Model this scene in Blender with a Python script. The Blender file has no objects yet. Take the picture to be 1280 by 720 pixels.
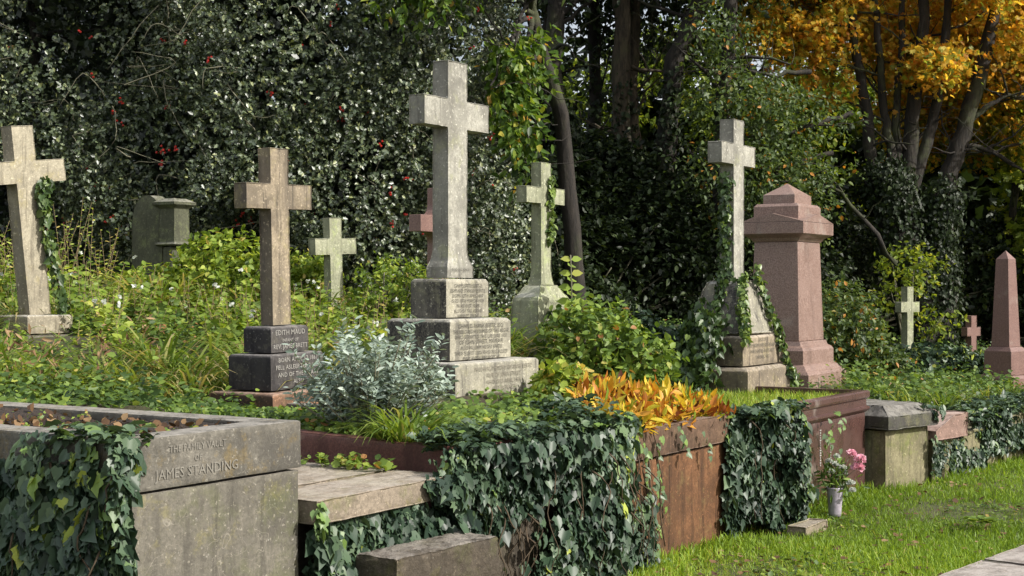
import bpy, bmesh, math, random
import numpy as np
from mathutils import Vector, Matrix

random.seed(7)
rng = np.random.default_rng(11)
R = math.radians
S = bpy.context.scene
COL = S.collection

# ------------------------------------------------------------------ camera
cam_d = bpy.data.cameras.new('camera')
cam = bpy.data.objects.new('camera', cam_d)
COL.objects.link(cam)
cam.location = (0, 0, 1.6)
cam.rotation_euler = (R(90), 0, 0)
cam_d.sensor_width = 36
cam_d.lens = 50.6
cam_d.clip_end = 800
S.camera = cam

# ------------------------------------------------------------------ light
SUN_AZ = 114        # compass bearing the light comes from (0 = +Y, 90 = +X)
SUN_EL = 36
w = bpy.data.worlds.new('World')
S.world = w
w.use_nodes = True
nt = w.node_tree
nt.nodes.clear()
sky = nt.nodes.new('ShaderNodeTexSky')
sky.sky_type = 'NISHITA'
sky.sun_disc = False
sky.sun_elevation = R(SUN_EL)
sky.sun_rotation = R(SUN_AZ)
sky.dust_density = 6.0
sky.ozone_density = 1.0
bg = nt.nodes.new('ShaderNodeBackground')
bg.inputs[1].default_value = 0.12
ow = nt.nodes.new('ShaderNodeOutputWorld')
tcw = nt.nodes.new('ShaderNodeTexCoord')
cn = nt.nodes.new('ShaderNodeTexNoise'); cn.inputs['Scale'].default_value = 2.6; cn.inputs['Detail'].default_value = 6
nt.links.new(tcw.outputs['Generated'], cn.inputs['Vector'])
cr = nt.nodes.new('ShaderNodeMapRange'); cr.inputs[1].default_value = .38; cr.inputs[2].default_value = .58; cr.inputs[4].default_value = .9
nt.links.new(cn.outputs[0], cr.inputs[0])
cm = nt.nodes.new('ShaderNodeMix'); cm.data_type = 'RGBA'
nt.links.new(cr.outputs[0], cm.inputs[0]); nt.links.new(sky.outputs[0], cm.inputs[6]); cm.inputs[7].default_value = (6.8, 7.0, 7.3, 1)
nt.links.new(cm.outputs[2], bg.inputs[0])
nt.links.new(bg.outputs[0], ow.inputs[0])
sd_ = bpy.data.lights.new('sun', 'SUN')
sd_.energy = 3.9
sd_.angle = R(0.6)
sd_.color = (1.0, 0.955, 0.89)
sun = bpy.data.objects.new('sun', sd_)
COL.objects.link(sun)
_d = Vector((math.sin(R(SUN_AZ)) * math.cos(R(SUN_EL)), math.cos(R(SUN_AZ)) * math.cos(R(SUN_EL)), math.sin(R(SUN_EL))))
sun.rotation_euler = _d.to_track_quat('Z', 'Y').to_euler()
S.view_settings.view_transform = 'Standard'
S.view_settings.look = 'None'
S.view_settings.exposure = 0.56
S.view_settings.gamma = 1.0
S.view_settings.use_curve_mapping = False
S.cycles.max_bounces = 5
S.cycles.diffuse_bounces = 2
S.cycles.glossy_bounces = 2
S.cycles.transmission_bounces = 2
S.cycles.transparent_max_bounces = 4
S.cycles.use_denoising = True
S.cycles.caustics_reflective = False
S.cycles.caustics_refractive = False

# ------------------------------------------------------------------ frames of reference
HEAD = 32.4                                   # the grave row runs this far to the right of straight ahead
AX = Vector((math.sin(R(HEAD)), math.cos(R(HEAD)), 0))
BX = Vector((-AX.y, AX.x, 0))
ROW = Vector((0.894, 8.47, 0))
RZ = R(90 - HEAD)
HEAD2 = 47.0
AX2 = Vector((math.sin(R(HEAD2)), math.cos(R(HEAD2)), 0))
BX2 = Vector((-AX2.y, AX2.x, 0))
ROW2 = Vector((2.89, 11.38, 0))
RZ2 = R(90 - HEAD2)

def RC(t, b, z=0.0):
    return ROW + AX * t + BX * b + Vector((0, 0, z))

def RC2(t, b, z=0.0):
    return ROW2 + AX2 * t + BX2 * b + Vector((0, 0, z))

_HP = np.array([
    (-0.9, 7.6, .93), (-1.9, 7.6, .95), (-3.2, 7.2, 1.0), (-5.5, 6.0, 1.05), (-1.4, 8.6, .84), (-.4, 9.6, .87), (-.35, 8.3, .84), (-3.6, 11.0, 1.2), (-1.6, 13.0, 1.22),
    (0.2, 11.5, 1.07), (2.0, 12.4, .77), (2.75, 13.7, .72), (1.0, 9.6, .72), (1.8, 11.5, .72), (3.0, 13.0, .60), (3.6, 13.3, .52), (4.6, 14.0, .42),
    (5.6, 16.4, .42), (5.2, 19, .62), (6.3, 20, .58), (9, 19, .4), (-5, 14, 1.5), (-8, 16, 1.8), (-2, 17, 1.5), (2, 18, 1.1), (4, 24, 1.0), (-4, 26, 1.9),
    (10, 26, .8), (6.2, 14.4, .4), (9, 17, .3), (18, 24, .3), (14, 35, 1.0), (0, 38, 1.8), (-10, 30, 2.2)])

def bank_z(x, y):
    x = np.asarray(x, float); y = np.asarray(y, float)
    d2 = (x[..., None] - _HP[:, 0]) ** 2 + (y[..., None] - _HP[:, 1]) ** 2 + .05
    wgt = d2 ** -1.6
    return (wgt * _HP[:, 2]).sum(-1) / wgt.sum(-1)

def bz(x, y):
    return float(bank_z(np.array([x]), np.array([y]))[0])

def behind(x, y):
    """distance behind the front line of the graves (positive on the bank)"""
    x = np.asarray(x, float); y = np.asarray(y, float)
    s1 = (x - ROW.x) * BX.x + (y - ROW.y) * BX.y
    s2 = (x - ROW2.x) * BX2.x + (y - ROW2.y) * BX2.y
    t1 = (x - ROW.x) * AX.x + (y - ROW.y) * AX.y
    return np.where(t1 < 3.6, s1, np.minimum(s2, s1 + .4))

def rc_inv(x, y):
    dx = np.asarray(x, float) - ROW.x; dy = np.asarray(y, float) - ROW.y
    return dx * AX.x + dy * AX.y, dx * BX.x + dy * BX.y

# ------------------------------------------------------------------ tags
def tag(o, label=None, cat=None, group=None, kind=None):
    if label: o['label'] = label
    if cat: o['category'] = cat
    if group: o['group'] = group
    if kind: o['kind'] = kind
    return o

def thing(name, label, cat, loc, rz=0.0, group=None, rx=0.0, ry=0.0):
    o = bpy.data.objects.new(name, None)
    o.empty_display_size = .2
    COL.objects.link(o)
    o.location = loc
    o.rotation_euler = (rx, ry, rz)
    return tag(o, label, cat, group)

def link(name, me, mat=None, parent=None, label=None):
    o = bpy.data.objects.new(name, me)
    COL.objects.link(o)
    if mat is not None: me.materials.append(mat)
    if parent is not None: o.parent = parent
    if label: o['label'] = label
    return o

# ------------------------------------------------------------------ materials
def nodes_of(name):
    m = bpy.data.materials.new(name)
    m.use_nodes = True
    n = m.node_tree
    n.nodes.clear()
    out = n.nodes.new('ShaderNodeOutputMaterial')
    p = n.nodes.new('ShaderNodeBsdfPrincipled')
    n.links.new(p.outputs[0], out.inputs[0])
    return m, n, p, out

def N(n, t, **k):
    o = n.nodes.new(t)
    for a, v in k.items(): setattr(o, a, v)
    return o

def mixc(n, fac, a, b, blend='MIX'):
    m = N(n, 'ShaderNodeMix', data_type='RGBA', blend_type=blend)
    if isinstance(fac, (int, float)): m.inputs[0].default_value = fac
    else: n.links.new(fac, m.inputs[0])
    for s, v in ((6, a), (7, b)):
        if isinstance(v, tuple): m.inputs[s].default_value = (*v[:3], 1)
        else: n.links.new(v, m.inputs[s])
    return m.outputs[2]

def noise(n, vec, scale, detail=5, rough=.6):
    t = N(n, 'ShaderNodeTexNoise')
    t.inputs['Scale'].default_value = scale
    t.inputs['Detail'].default_value = detail
    t.inputs['Roughness'].default_value = rough
    if vec is not None: n.links.new(vec, t.inputs['Vector'])
    return t.outputs[0]

def ramp(n, fac, a, b, va=0.0, vb=1.0):
    r = N(n, 'ShaderNodeMapRange')
    r.interpolation_type = 'SMOOTHSTEP'
    n.links.new(fac, r.inputs[0])
    r.inputs[1].default_value = a; r.inputs[2].default_value = b
    r.inputs[3].default_value = va; r.inputs[4].default_value = vb
    return r.outputs[0]

def mapping(n, vec, scale=(1, 1, 1), loc=(0, 0, 0)):
    m = N(n, 'ShaderNodeMapping')
    m.inputs['Scale'].default_value = scale
    m.inputs['Location'].default_value = loc
    n.links.new(vec, m.inputs[0])
    return m.outputs[0]

def stone_mat(name, base, dark, lichen=(.36, .36, .16), lich=.35, streak=.6, grime=.5, speck=.4, rough=.85, bump=.35, moss=0.0, seed=0.0, white=.25, side=0.0, foot=None):
    m, n, p, out = nodes_of(name)
    tc = N(n, 'ShaderNodeTexCoord')
    v = mapping(n, tc.outputs['Object'], (1, 1, 1), (seed, seed * 1.7, seed * .6))
    c = mixc(n, ramp(n, noise(n, v, 2.3, 6), .35, .7), base, tuple(.62 * a + .38 * b for a, b in zip(base, dark)))
    vs = mapping(n, v, (9, 9, .9))
    st = ramp(n, noise(n, vs, 1.0, 6, .65), .47, .72, 0, streak)
    c = mixc(n, st, c, dark)
    gr = ramp(n, noise(n, v, 1.7, 9, .72), .47, .60, 0, grime)
    c = mixc(n, gr, c, dark)
    c = mixc(n, ramp(n, noise(n, v, 13, 6, .7), .50, .62, 0, grime * .7), c, tuple(x * .5 for x in base))
    c = mixc(n, ramp(n, noise(n, mapping(n, v, (1, 1, 1), (4, 2, 9)), 3.2, 6, .7), .55, .66, 0, .45), c, tuple(min(1, x * 1.35) for x in base))
    if side:      # grime plus unlit-side shade, both painted onto the left-hand faces
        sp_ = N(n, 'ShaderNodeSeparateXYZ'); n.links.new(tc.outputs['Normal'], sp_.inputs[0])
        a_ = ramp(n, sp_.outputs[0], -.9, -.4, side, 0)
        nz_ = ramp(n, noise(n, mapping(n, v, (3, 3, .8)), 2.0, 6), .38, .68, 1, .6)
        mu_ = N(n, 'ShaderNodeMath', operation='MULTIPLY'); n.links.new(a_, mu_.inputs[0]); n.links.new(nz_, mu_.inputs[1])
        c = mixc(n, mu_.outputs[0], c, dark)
    li = ramp(n, noise(n, v, 5.5, 7, .75), .53, .63, 0, lich)
    c = mixc(n, li, c, lichen)
    sp = ramp(n, noise(n, v, 70, 3, .6), .35, .65, 0, speck)
    c = mixc(n, sp, c, tuple(x * .45 for x in base))
    vo = N(n, 'ShaderNodeTexVoronoi'); vo.inputs['Scale'].default_value = 34
    n.links.new(v, vo.inputs['Vector'])
    spots = ramp(n, vo.outputs['Distance'], .05, .20, white * .7, 0)
    gate = ramp(n, noise(n, v, 3.1, 3), .5, .58)
    mm = N(n, 'ShaderNodeMath', operation='MULTIPLY'); n.links.new(spots, mm.inputs[0]); n.links.new(gate, mm.inputs[1])
    c = mixc(n, mm.outputs[0], c, (.55, .54, .47))
    if moss:
        g = N(n, 'ShaderNodeNewGeometry')
        sx = N(n, 'ShaderNodeSeparateXYZ'); n.links.new(g.outputs['Normal'], sx.inputs[0])
        up = ramp(n, noise(n, v, 4, 7, .7), .48, .62, 0, moss)
        c = mixc(n, up, c, (.10, .12, .03))
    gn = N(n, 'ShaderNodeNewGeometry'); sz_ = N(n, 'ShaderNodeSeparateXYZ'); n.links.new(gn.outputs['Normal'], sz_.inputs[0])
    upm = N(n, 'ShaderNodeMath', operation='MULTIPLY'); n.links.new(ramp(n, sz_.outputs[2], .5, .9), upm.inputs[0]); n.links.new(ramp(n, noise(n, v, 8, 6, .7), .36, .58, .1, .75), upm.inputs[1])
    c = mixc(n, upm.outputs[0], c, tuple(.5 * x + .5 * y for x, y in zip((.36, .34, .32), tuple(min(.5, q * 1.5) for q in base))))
    c = mixc(n, ramp(n, noise(n, mapping(n, v, (22, 22, 1.6), (3, 9, 1)), 1.0, 5, .6), .55, .68, 0, streak * .8), c, tuple(x * .6 for x in dark))
    c = mixc(n, ramp(n, noise(n, v, 27, 5, .75), .52, .60, 0, .45), c, tuple(x * .4 for x in base))
    c = mixc(n, ramp(n, noise(n, mapping(n, v, (1, 1, 1), (7, 1, 3)), 44, 4, .7), .60, .66, 0, .5), c, tuple(min(1, x * 1.9) for x in base))
    if foot:     # pale traces left by creeper roots
        nz = N(n, 'ShaderNodeTexNoise'); nz.inputs['Scale'].default_value = 4; n.links.new(v, nz.inputs['Vector'])
        ad = N(n, 'ShaderNodeVectorMath', operation='ADD'); n.links.new(v, ad.inputs[0]); n.links.new(nz.outputs['Color'], ad.inputs[1])
        ve = N(n, 'ShaderNodeTexVoronoi', feature='DISTANCE_TO_EDGE'); ve.inputs['Scale'].default_value = 4.6; n.links.new(ad.outputs[0], ve.inputs['Vector'])
        ln_ = ramp(n, ve.outputs['Distance'], .0, .010, foot * .55, 0)
        gt_ = ramp(n, noise(n, v, 2.6, 4), .46, .6)
        m2 = N(n, 'ShaderNodeMath', operation='MULTIPLY'); n.links.new(ln_, m2.inputs[0]); n.links.new(gt_, m2.inputs[1])
        c = mixc(n, m2.outputs[0], c, tuple(min(1, x * 2.0) for x in base))
    n.links.new(c, p.inputs['Base Color'])
    p.inputs['Specular IOR Level'].default_value = .25
    p.inputs['Roughness'].default_value = rough
    b = N(n, 'ShaderNodeBump'); b.inputs['Strength'].default_value = bump; b.inputs['Distance'].default_value = .012
    hs = N(n, 'ShaderNodeMath', operation='ADD')
    n.links.new(noise(n, v, 38, 8, .7), hs.inputs[0]); n.links.new(noise(n, v, 7, 5, .6), hs.inputs[1])
    n.links.new(hs.outputs[0], b.inputs['Height'])
    n.links.new(b.outputs[0], p.inputs['Normal'])
    return m

def granite_mat(name, a, bcol, dark, rough=.35, stain=.3, scale=95):
    m, n, p, out = nodes_of(name)
    tc = N(n, 'ShaderNodeTexCoord'); v = tc.outputs['Object']
    c = mixc(n, ramp(n, noise(n, v, scale, 3, .7), .38, .62), a, bcol)
    c = mixc(n, ramp(n, noise(n, v, scale * 1.7, 2, .6), .58, .66, 0, .8), c, dark)
    c = mixc(n, ramp(n, noise(n, mapping(n, v, (5, 5, .8)), 1.2, 6), .5, .7, 0, stain), c, tuple(x * .35 for x in a))
    c = mixc(n, ramp(n, noise(n, v, 2.4, 5), .57, .68, 0, .3), c, (.42, .38, .33))
    n.links.new(c, p.inputs['Base Color'])
    n.links.new(ramp(n, noise(n, v, 6, 5), .3, .7, rough, rough + .25), p.inputs['Roughness'])
    b = N(n, 'ShaderNodeBump'); b.inputs['Strength'].default_value = .12; b.inputs['Distance'].default_value = .006
    n.links.new(noise(n, v, 40, 5), b.inputs['Height']); n.links.new(b.outputs[0], p.inputs['Normal'])
    return m

def flat_mat(name, c, rough=.7, spec=.3):
    m, n, p, out = nodes_of(name)
    tc = N(n, 'ShaderNodeTexCoord')
    cc = mixc(n, ramp(n, noise(n, tc.outputs['Object'], 30, 4), .3, .7), c, tuple(x * .7 for x in c))
    n.links.new(cc, p.inputs['Base Color'])
    p.inputs['Roughness'].default_value = rough
    p.inputs['Specular IOR Level'].default_value = spec
    return m

def leaf_mat(name, stops, rough=.5, trans=.3, spec=.5, tcol=None):
    """colour per leaf through the face attribute 'tone'"""
    m, n, p, out = nodes_of(name)
    at = N(n, 'ShaderNodeAttribute', attribute_name='tone')
    r = N(n, 'ShaderNodeValToRGB'); n.links.new(at.outputs['Fac'], r.inputs[0])
    el = r.color_ramp.elements
    el[0].position = stops[0][0]; el[0].color = (*stops[0][1], 1)
    el[1].position = stops[-1][0]; el[1].color = (*stops[-1][1], 1)
    for pos, c in stops[1:-1]:
        e = el.new(pos); e.color = (*c, 1)
    n.links.new(r.outputs[0], p.inputs['Base Color'])
    p.inputs['Roughness'].default_value = rough
    p.inputs['Specular IOR Level'].default_value = spec
    if trans > 0:
        tr = N(n, 'ShaderNodeBsdfTranslucent')
        tint = mixc(n, 1.0, r.outputs[0], tcol or (1.6, 1.5, .7), 'MULTIPLY')
        n.links.new(tint, tr.inputs[0])
        ms = N(n, 'ShaderNodeMixShader'); ms.inputs[0].default_value = trans
        n.links.new(p.outputs[0], ms.inputs[1]); n.links.new(tr.outputs[0], ms.inputs[2])
        n.links.new(ms.outputs[0], out.inputs[0])
    return m

def ground_mat(name, a, b, c2, s=3.0, bump=.6):
    m, n, p, out = nodes_of(name)
    tc = N(n, 'ShaderNodeTexCoord'); v = tc.outputs['Object']
    c = mixc(n, ramp(n, noise(n, v, s, 6), .35, .65), a, b)
    c = mixc(n, ramp(n, noise(n, v, s * 12, 5, .7), .45, .65), c, c2)
    n.links.new(c, p.inputs['Base Color']); p.inputs['Roughness'].default_value = .95
    bb = N(n, 'ShaderNodeBump'); bb.inputs['Strength'].default_value = bump; bb.inputs['Distance'].default_value = .03
    n.links.new(noise(n, v, s * 9, 8, .7), bb.inputs['Height']); n.links.new(bb.outputs[0], p.inputs['Normal'])
    return m

def bark_mat(name, a, b):
    m, n, p, out = nodes_of(name)
    tc = N(n, 'ShaderNodeTexCoord'); v = mapping(n, tc.outputs['Object'], (6, 6, 1.3))
    c = mixc(n, ramp(n, noise(n, v, 3, 7, .7), .35, .65), a, b)
    c = mixc(n, ramp(n, noise(n, tc.outputs['Object'], 1.4, 5), .5, .65, 0, .6), c, (.07, .085, .03))
    n.links.new(c, p.inputs['Base Color']); p.inputs['Roughness'].default_value = .9
    bb = N(n, 'ShaderNodeBump'); bb.inputs['Strength'].default_value = .8; bb.inputs['Distance'].default_value = .03
    n.links.new(noise(n, v, 5, 8, .7), bb.inputs['Height']); n.links.new(bb.outputs[0], p.inputs['Normal'])
    return m

M = {}
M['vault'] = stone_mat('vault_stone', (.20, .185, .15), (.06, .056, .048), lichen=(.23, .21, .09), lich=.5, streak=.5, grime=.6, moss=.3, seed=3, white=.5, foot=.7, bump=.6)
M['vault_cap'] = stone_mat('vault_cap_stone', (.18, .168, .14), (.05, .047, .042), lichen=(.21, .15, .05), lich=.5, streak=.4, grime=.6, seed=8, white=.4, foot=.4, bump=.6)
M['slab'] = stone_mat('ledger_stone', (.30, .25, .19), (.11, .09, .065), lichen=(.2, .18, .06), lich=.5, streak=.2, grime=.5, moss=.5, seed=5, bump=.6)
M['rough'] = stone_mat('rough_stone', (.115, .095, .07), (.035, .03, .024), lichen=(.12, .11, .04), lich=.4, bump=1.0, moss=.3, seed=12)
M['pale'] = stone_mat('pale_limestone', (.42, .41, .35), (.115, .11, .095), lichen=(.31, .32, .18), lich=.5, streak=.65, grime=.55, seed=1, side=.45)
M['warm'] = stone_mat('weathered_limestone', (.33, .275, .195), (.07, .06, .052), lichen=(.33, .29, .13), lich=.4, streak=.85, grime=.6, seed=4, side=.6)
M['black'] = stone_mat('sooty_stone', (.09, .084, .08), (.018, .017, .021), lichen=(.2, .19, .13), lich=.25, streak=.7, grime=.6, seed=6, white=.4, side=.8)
M['soot_shade'] = stone_mat('sooty_shaded_limestone', (.40, .38, .30), (.022, .02, .025), lichen=(.33, .32, .19), lich=.35, streak=.7, grime=.5, seed=2, side=1.0)  # left-hand faces carry painted shade as well as grime
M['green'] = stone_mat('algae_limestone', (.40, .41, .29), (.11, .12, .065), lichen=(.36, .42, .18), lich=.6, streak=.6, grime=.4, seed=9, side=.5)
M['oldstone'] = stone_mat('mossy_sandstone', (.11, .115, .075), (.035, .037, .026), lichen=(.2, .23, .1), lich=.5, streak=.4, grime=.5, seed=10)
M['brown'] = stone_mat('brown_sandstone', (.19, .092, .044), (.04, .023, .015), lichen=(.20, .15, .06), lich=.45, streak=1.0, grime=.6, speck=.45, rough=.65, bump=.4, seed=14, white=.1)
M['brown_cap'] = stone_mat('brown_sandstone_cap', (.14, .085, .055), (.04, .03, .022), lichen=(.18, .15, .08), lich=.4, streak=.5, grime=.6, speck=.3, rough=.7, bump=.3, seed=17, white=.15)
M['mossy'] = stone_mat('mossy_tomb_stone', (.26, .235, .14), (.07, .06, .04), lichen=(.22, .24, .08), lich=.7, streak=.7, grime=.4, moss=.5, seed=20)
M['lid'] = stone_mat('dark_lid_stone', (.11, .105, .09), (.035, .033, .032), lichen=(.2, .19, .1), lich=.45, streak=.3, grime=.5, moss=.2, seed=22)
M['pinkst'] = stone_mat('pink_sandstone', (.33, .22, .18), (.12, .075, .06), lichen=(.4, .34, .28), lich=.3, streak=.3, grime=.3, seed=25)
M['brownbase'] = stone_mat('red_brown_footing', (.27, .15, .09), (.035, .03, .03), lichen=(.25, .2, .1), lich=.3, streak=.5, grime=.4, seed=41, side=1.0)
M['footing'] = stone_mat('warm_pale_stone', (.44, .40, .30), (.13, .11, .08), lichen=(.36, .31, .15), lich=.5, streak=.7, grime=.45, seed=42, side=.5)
M['redgran'] = granite_mat('red_granite', (.062, .032, .027), (.10, .052, .043), (.02, .012, .011), rough=.2)
M['pinkgran'] = granite_mat('pink_granite', (.18, .112, .09), (.30, .21, .175), (.055, .04, .038), rough=.28)
M['rosegran'] = granite_mat('rose_granite', (.15, .082, .07), (.23, .14, .115), (.06, .036, .033), rough=.35)
M['kerb'] = granite_mat('kerb_granite', (.10, .035, .03), (.15, .065, .05), (.04, .024, .024), rough=.5, stain=.6)
M['letters_dark'] = flat_mat('worn_dark_lettering', (.10, .095, .08), .9)
M['letters_worn'] = flat_mat('faded_lettering', (.22, .20, .16), .9)
M['letters_pale'] = flat_mat('worn_pale_lettering', (.36, .35, .32), .8)
M['letters_mid'] = flat_mat('worn_grey_lettering', (.235, .222, .19), .8)
M['soil'] = ground_mat('soil', (.035, .024, .018), (.06, .042, .03), (.015, .011, .009), 4, 1.0)
M['bank'] = ground_mat('bank_soil', (.045, .045, .02), (.035, .026, .016), (.06, .06, .02), 1.2)
M['lawn'] = ground_mat('lawn_ground', (.06, .075, .02), (.085, .07, .035), (.04, .04, .015), .8)
M['pave'] = stone_mat('paving_stone', (.30, .265, .235), (.12, .10, .085), lich=.25, streak=.1, grime=.6, seed=30)
M['bark'] = bark_mat('bark', (.034, .028, .022), (.014, .012, .010))
M['bark_warm'] = bark_mat('bark_warm', (.10, .078, .05), (.035, .027, .019))
M['twig'] = flat_mat('twig', (.20, .19, .13), .7)
M['vine'] = flat_mat('vine_stem', (.09, .065, .04), .8)
M['stalk'] = flat_mat('dry_stalk', (.30, .22, .12), .8)
M['berry'] = flat_mat('red_berry', (.45, .02, .012), .3, .6)
M['pink'] = flat_mat('pink_petal', (.80, .16, .26), .6)
M['white'] = flat_mat('white_petal', (.75, .76, .72), .6)
M['vase'] = flat_mat('grey_vase', (.42, .38, .44), .35, .5)

G = {}
G['holly'] = leaf_mat('holly_leaf', [(0, (.028, .046, .022)), (.5, (.075, .105, .055)), (.85, (.15, .195, .09)), (1, (.27, .30, .12))], .42, .14, 1.0)
G['ivy'] = leaf_mat('ivy_leaf', [(0, (.016, .034, .020)), (.55, (.045, .082, .045)), (.85, (.11, .165, .085)), (.95, (.16, .26, .05)), (1, (.32, .38, .06))], .44, .12, .42)
G['ivy_pale'] = leaf_mat('ivy_leaf_pale', [(0, (.03, .055, .02)), (.6, (.06, .11, .03)), (1, (.20, .28, .06))], .4, .25, .5)  # paler ivy leaves for the strands on the crosses
G['cherry'] = leaf_mat('chestnut_leaf', [(0, (.03, .065, .014)), (.55, (.08, .15, .022)), (.84, (.19, .27, .035)), (.95, (.34, .32, .05)), (1, (.42, .26, .06))], .45, .4, .4)
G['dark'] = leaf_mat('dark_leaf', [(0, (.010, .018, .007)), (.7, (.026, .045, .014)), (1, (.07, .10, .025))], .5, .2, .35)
G['mid'] = leaf_mat('mid_leaf', [(0, (.03, .055, .018)), (.6, (.075, .12, .035)), (.94, (.16, .21, .05)), (1, (.45, .2, .03))], .5, .35, .4)
G['maple'] = leaf_mat('maple_leaf', [(0, (.12, .17, .025)), (.25, (.33, .36, .05)), (.45, (.70, .52, .07)), (.68, (.70, .38, .045)), (.88, (.48, .20, .035)), (1, (.74, .62, .13))], .5, .6, .3, (1.35, 1.25, .8))
G['limeleaf'] = leaf_mat('lime_leaf', [(0, (.08, .13, .02)), (.6, (.2, .27, .035)), (1, (.45, .44, .05))], .5, .45, .3)
G['weed'] = leaf_mat('weed_leaf', [(0, (.04, .08, .02)), (.5, (.115, .19, .035)), (.85, (.24, .33, .055)), (.95, (.33, .33, .07)), (1, (.32, .16, .06))], .5, .3, .35)
G['weed_lime'] = leaf_mat('bright_weed_leaf', [(0, (.06, .11, .02)), (.5, (.20, .29, .04)), (.85, (.40, .47, .08)), (1, (.5, .40, .12))], .5, .4, .35)
G['grass'] = leaf_mat('grass_blade', [(0, (.085, .15, .016)), (.6, (.22, .34, .035)), (.88, (.36, .45, .06)), (1, (.42, .38, .13))], .5, .35, .3)
G['longgrass'] = leaf_mat('long_grass_blade', [(0, (.06, .11, .02)), (.6, (.14, .22, .035)), (.9, (.26, .32, .07)), (1, (.40, .34, .16))], .5, .4, .3)
G['silver'] = leaf_mat('silver_leaf', [(0, (.12, .17, .13)), (.6, (.28, .35, .29)), (1, (.46, .53, .47))], .65, .15, .3)
G['autumn'] = leaf_mat('autumn_strap_leaf', [(0, (.09, .03, .012)), (.22, (.30, .09, .018)), (.42, (.56, .25, .035)), (.68, (.72, .48, .06)), (.84, (.62, .50, .05)), (1, (.20, .30, .04))], .45, .35, .3, (1.3, 1.2, .6))
G['litter'] = leaf_mat('fallen_leaf', [(0, (.05, .03, .02)), (.6, (.14, .08, .04)), (1, (.32, .22, .12))], .8, .1, .2)
G['pinkpet'] = leaf_mat('carnation_petal', [(0, (.80, .36, .48)), (1, (.92, .66, .72))], .6, .3, .2, (1.2, 1, 1))
G['whitepet'] = leaf_mat('pale_petal', [(0, (.60, .64, .55)), (1, (.82, .83, .78))], .6, .3, .2, (1, 1, 1))

# ------------------------------------------------------------------ stone building
def loft(bm, rings):
    """rings: (x0, x1, y0, y1, z); consecutive rectangles joined, capped at both ends"""
    vs = [[bm.verts.new(p) for p in ((x0, y0, z), (x1, y0, z), (x1, y1, z), (x0, y1, z))] for x0, x1, y0, y1, z in rings]
    bm.faces.new(vs[0][::-1])
    for a, b in zip(vs, vs[1:]):
        for i in range(4):
            j = (i + 1) % 4
            bm.faces.new((a[i], a[j], b[j], b[i]))
    bm.faces.new(vs[-1])

def cl(hw, hd, z):                      # centred ring: half width, half depth
    return (-hw, hw, -hd, hd, z)

def frame_ring(bm, x0, x1, y0, y1, z0, z1, t, ch=.0):
    o = ((x0, y0), (x1, y0), (x1, y1), (x0, y1))
    i = ((x0 + t, y0 + t), (x1 - t, y0 + t), (x1 - t, y1 - t), (x0 + t, y1 - t))
    L = []
    for pts, z in ((o, z0), (o, z1), (i, z1), (i, z0)):
        L.append([bm.verts.new((p[0], p[1], z)) for p in pts])
    for k in range(4):
        a, b = L[k], L[(k + 1) % 4]
        for q in range(4):
            r = (q + 1) % 4
            bm.faces.new((a[q], a[r], b[r], b[q]))

_tex = {}
def clouds(size, depth=4):
    k = (size, depth)
    if k not in _tex:
        t = bpy.data.textures.new('stone_wear', 'CLOUDS')
        t.noise_scale = size; t.noise_depth = depth
        _tex[k] = t
    return _tex[k]

def refine(bm, step):
    for _ in range(7):
        es = [e for e in bm.edges if e.calc_length() > step]
        if not es: break
        bmesh.ops.subdivide_edges(bm, edges=es, cuts=1, use_grid_fill=True)

def stone(name, build, mat, parent, bev=.008, wear=.008, step=.16, label=None, ws=.12, sub=2, mid=1.0):
    bm = bmesh.new()
    build(bm)
    bmesh.ops.recalc_face_normals(bm, faces=bm.faces)
    if bev:
        es = [e for e in bm.edges if len(e.link_faces) == 2 and e.calc_face_angle(0) > R(22)]
        bmesh.ops.bevel(bm, geom=es, offset=bev, segments=2, affect='EDGES', profile=.6, clamp_overlap=True)
    refine(bm, step)
    me = bpy.data.meshes.new(name)
    bm.to_mesh(me); bm.free()
    me.polygons.foreach_set('use_smooth', [True] * len(me.polygons))
    o = link(name, me, mat, parent, label)
    if sub:
        s = o.modifiers.new('fine', 'SUBSURF'); s.subdivision_type = 'SIMPLE'; s.levels = sub; s.render_levels = sub
    if wear:
        d = o.modifiers.new('wear', 'DISPLACE'); d.texture = clouds(ws); d.strength = wear; d.mid_level = mid
        d.texture_coords = 'LOCAL'
        d2 = o.modifiers.new('pits', 'DISPLACE'); d2.texture = clouds(.02, 2); d2.strength = wear * .45; d2.mid_level = 1.0
    return o

def writing(lines, parent, mat, x, y, z, size, gap, width=None, name='inscription', rot=(R(90), 0, 0), skew=0, depth=.0):
    """lettering as real letter shapes standing a hair proud of the face; the front face looks along -y"""
    bm = bmesh.new()
    for k, ln in enumerate(lines):
        sz = size
        if isinstance(ln, tuple): ln, sz = ln[0], size * ln[1]
        c = bpy.data.curves.new('lettering', 'FONT')
        c.body = ln; c.size = sz; c.align_x = 'CENTER'; c.extrude = depth; c.resolution_u = 2
        c.space_character = 1.05
        o = bpy.data.objects.new('lettering', c); COL.objects.link(o)
        bpy.context.view_layer.update()
        me = bpy.data.meshes.new_from_object(o)
        if width and len(me.vertices):
            xs = [v.co.x for v in me.vertices]; ww = max(xs) - min(xs)
            if ww > width:
                for v in me.vertices: v.co.x *= width / ww
        for v in me.vertices: v.co.y -= k * gap
        bpy.data.objects.remove(o); bpy.data.curves.remove(c)
        bm.from_mesh(me); bpy.data.meshes.remove(me)
    me = bpy.data.meshes.new(name); bm.to_mesh(me); bm.free()
    o = link(name, me, mat, parent)
    o.location = (x, y, z); o.rotation_euler = rot
    return o

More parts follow.
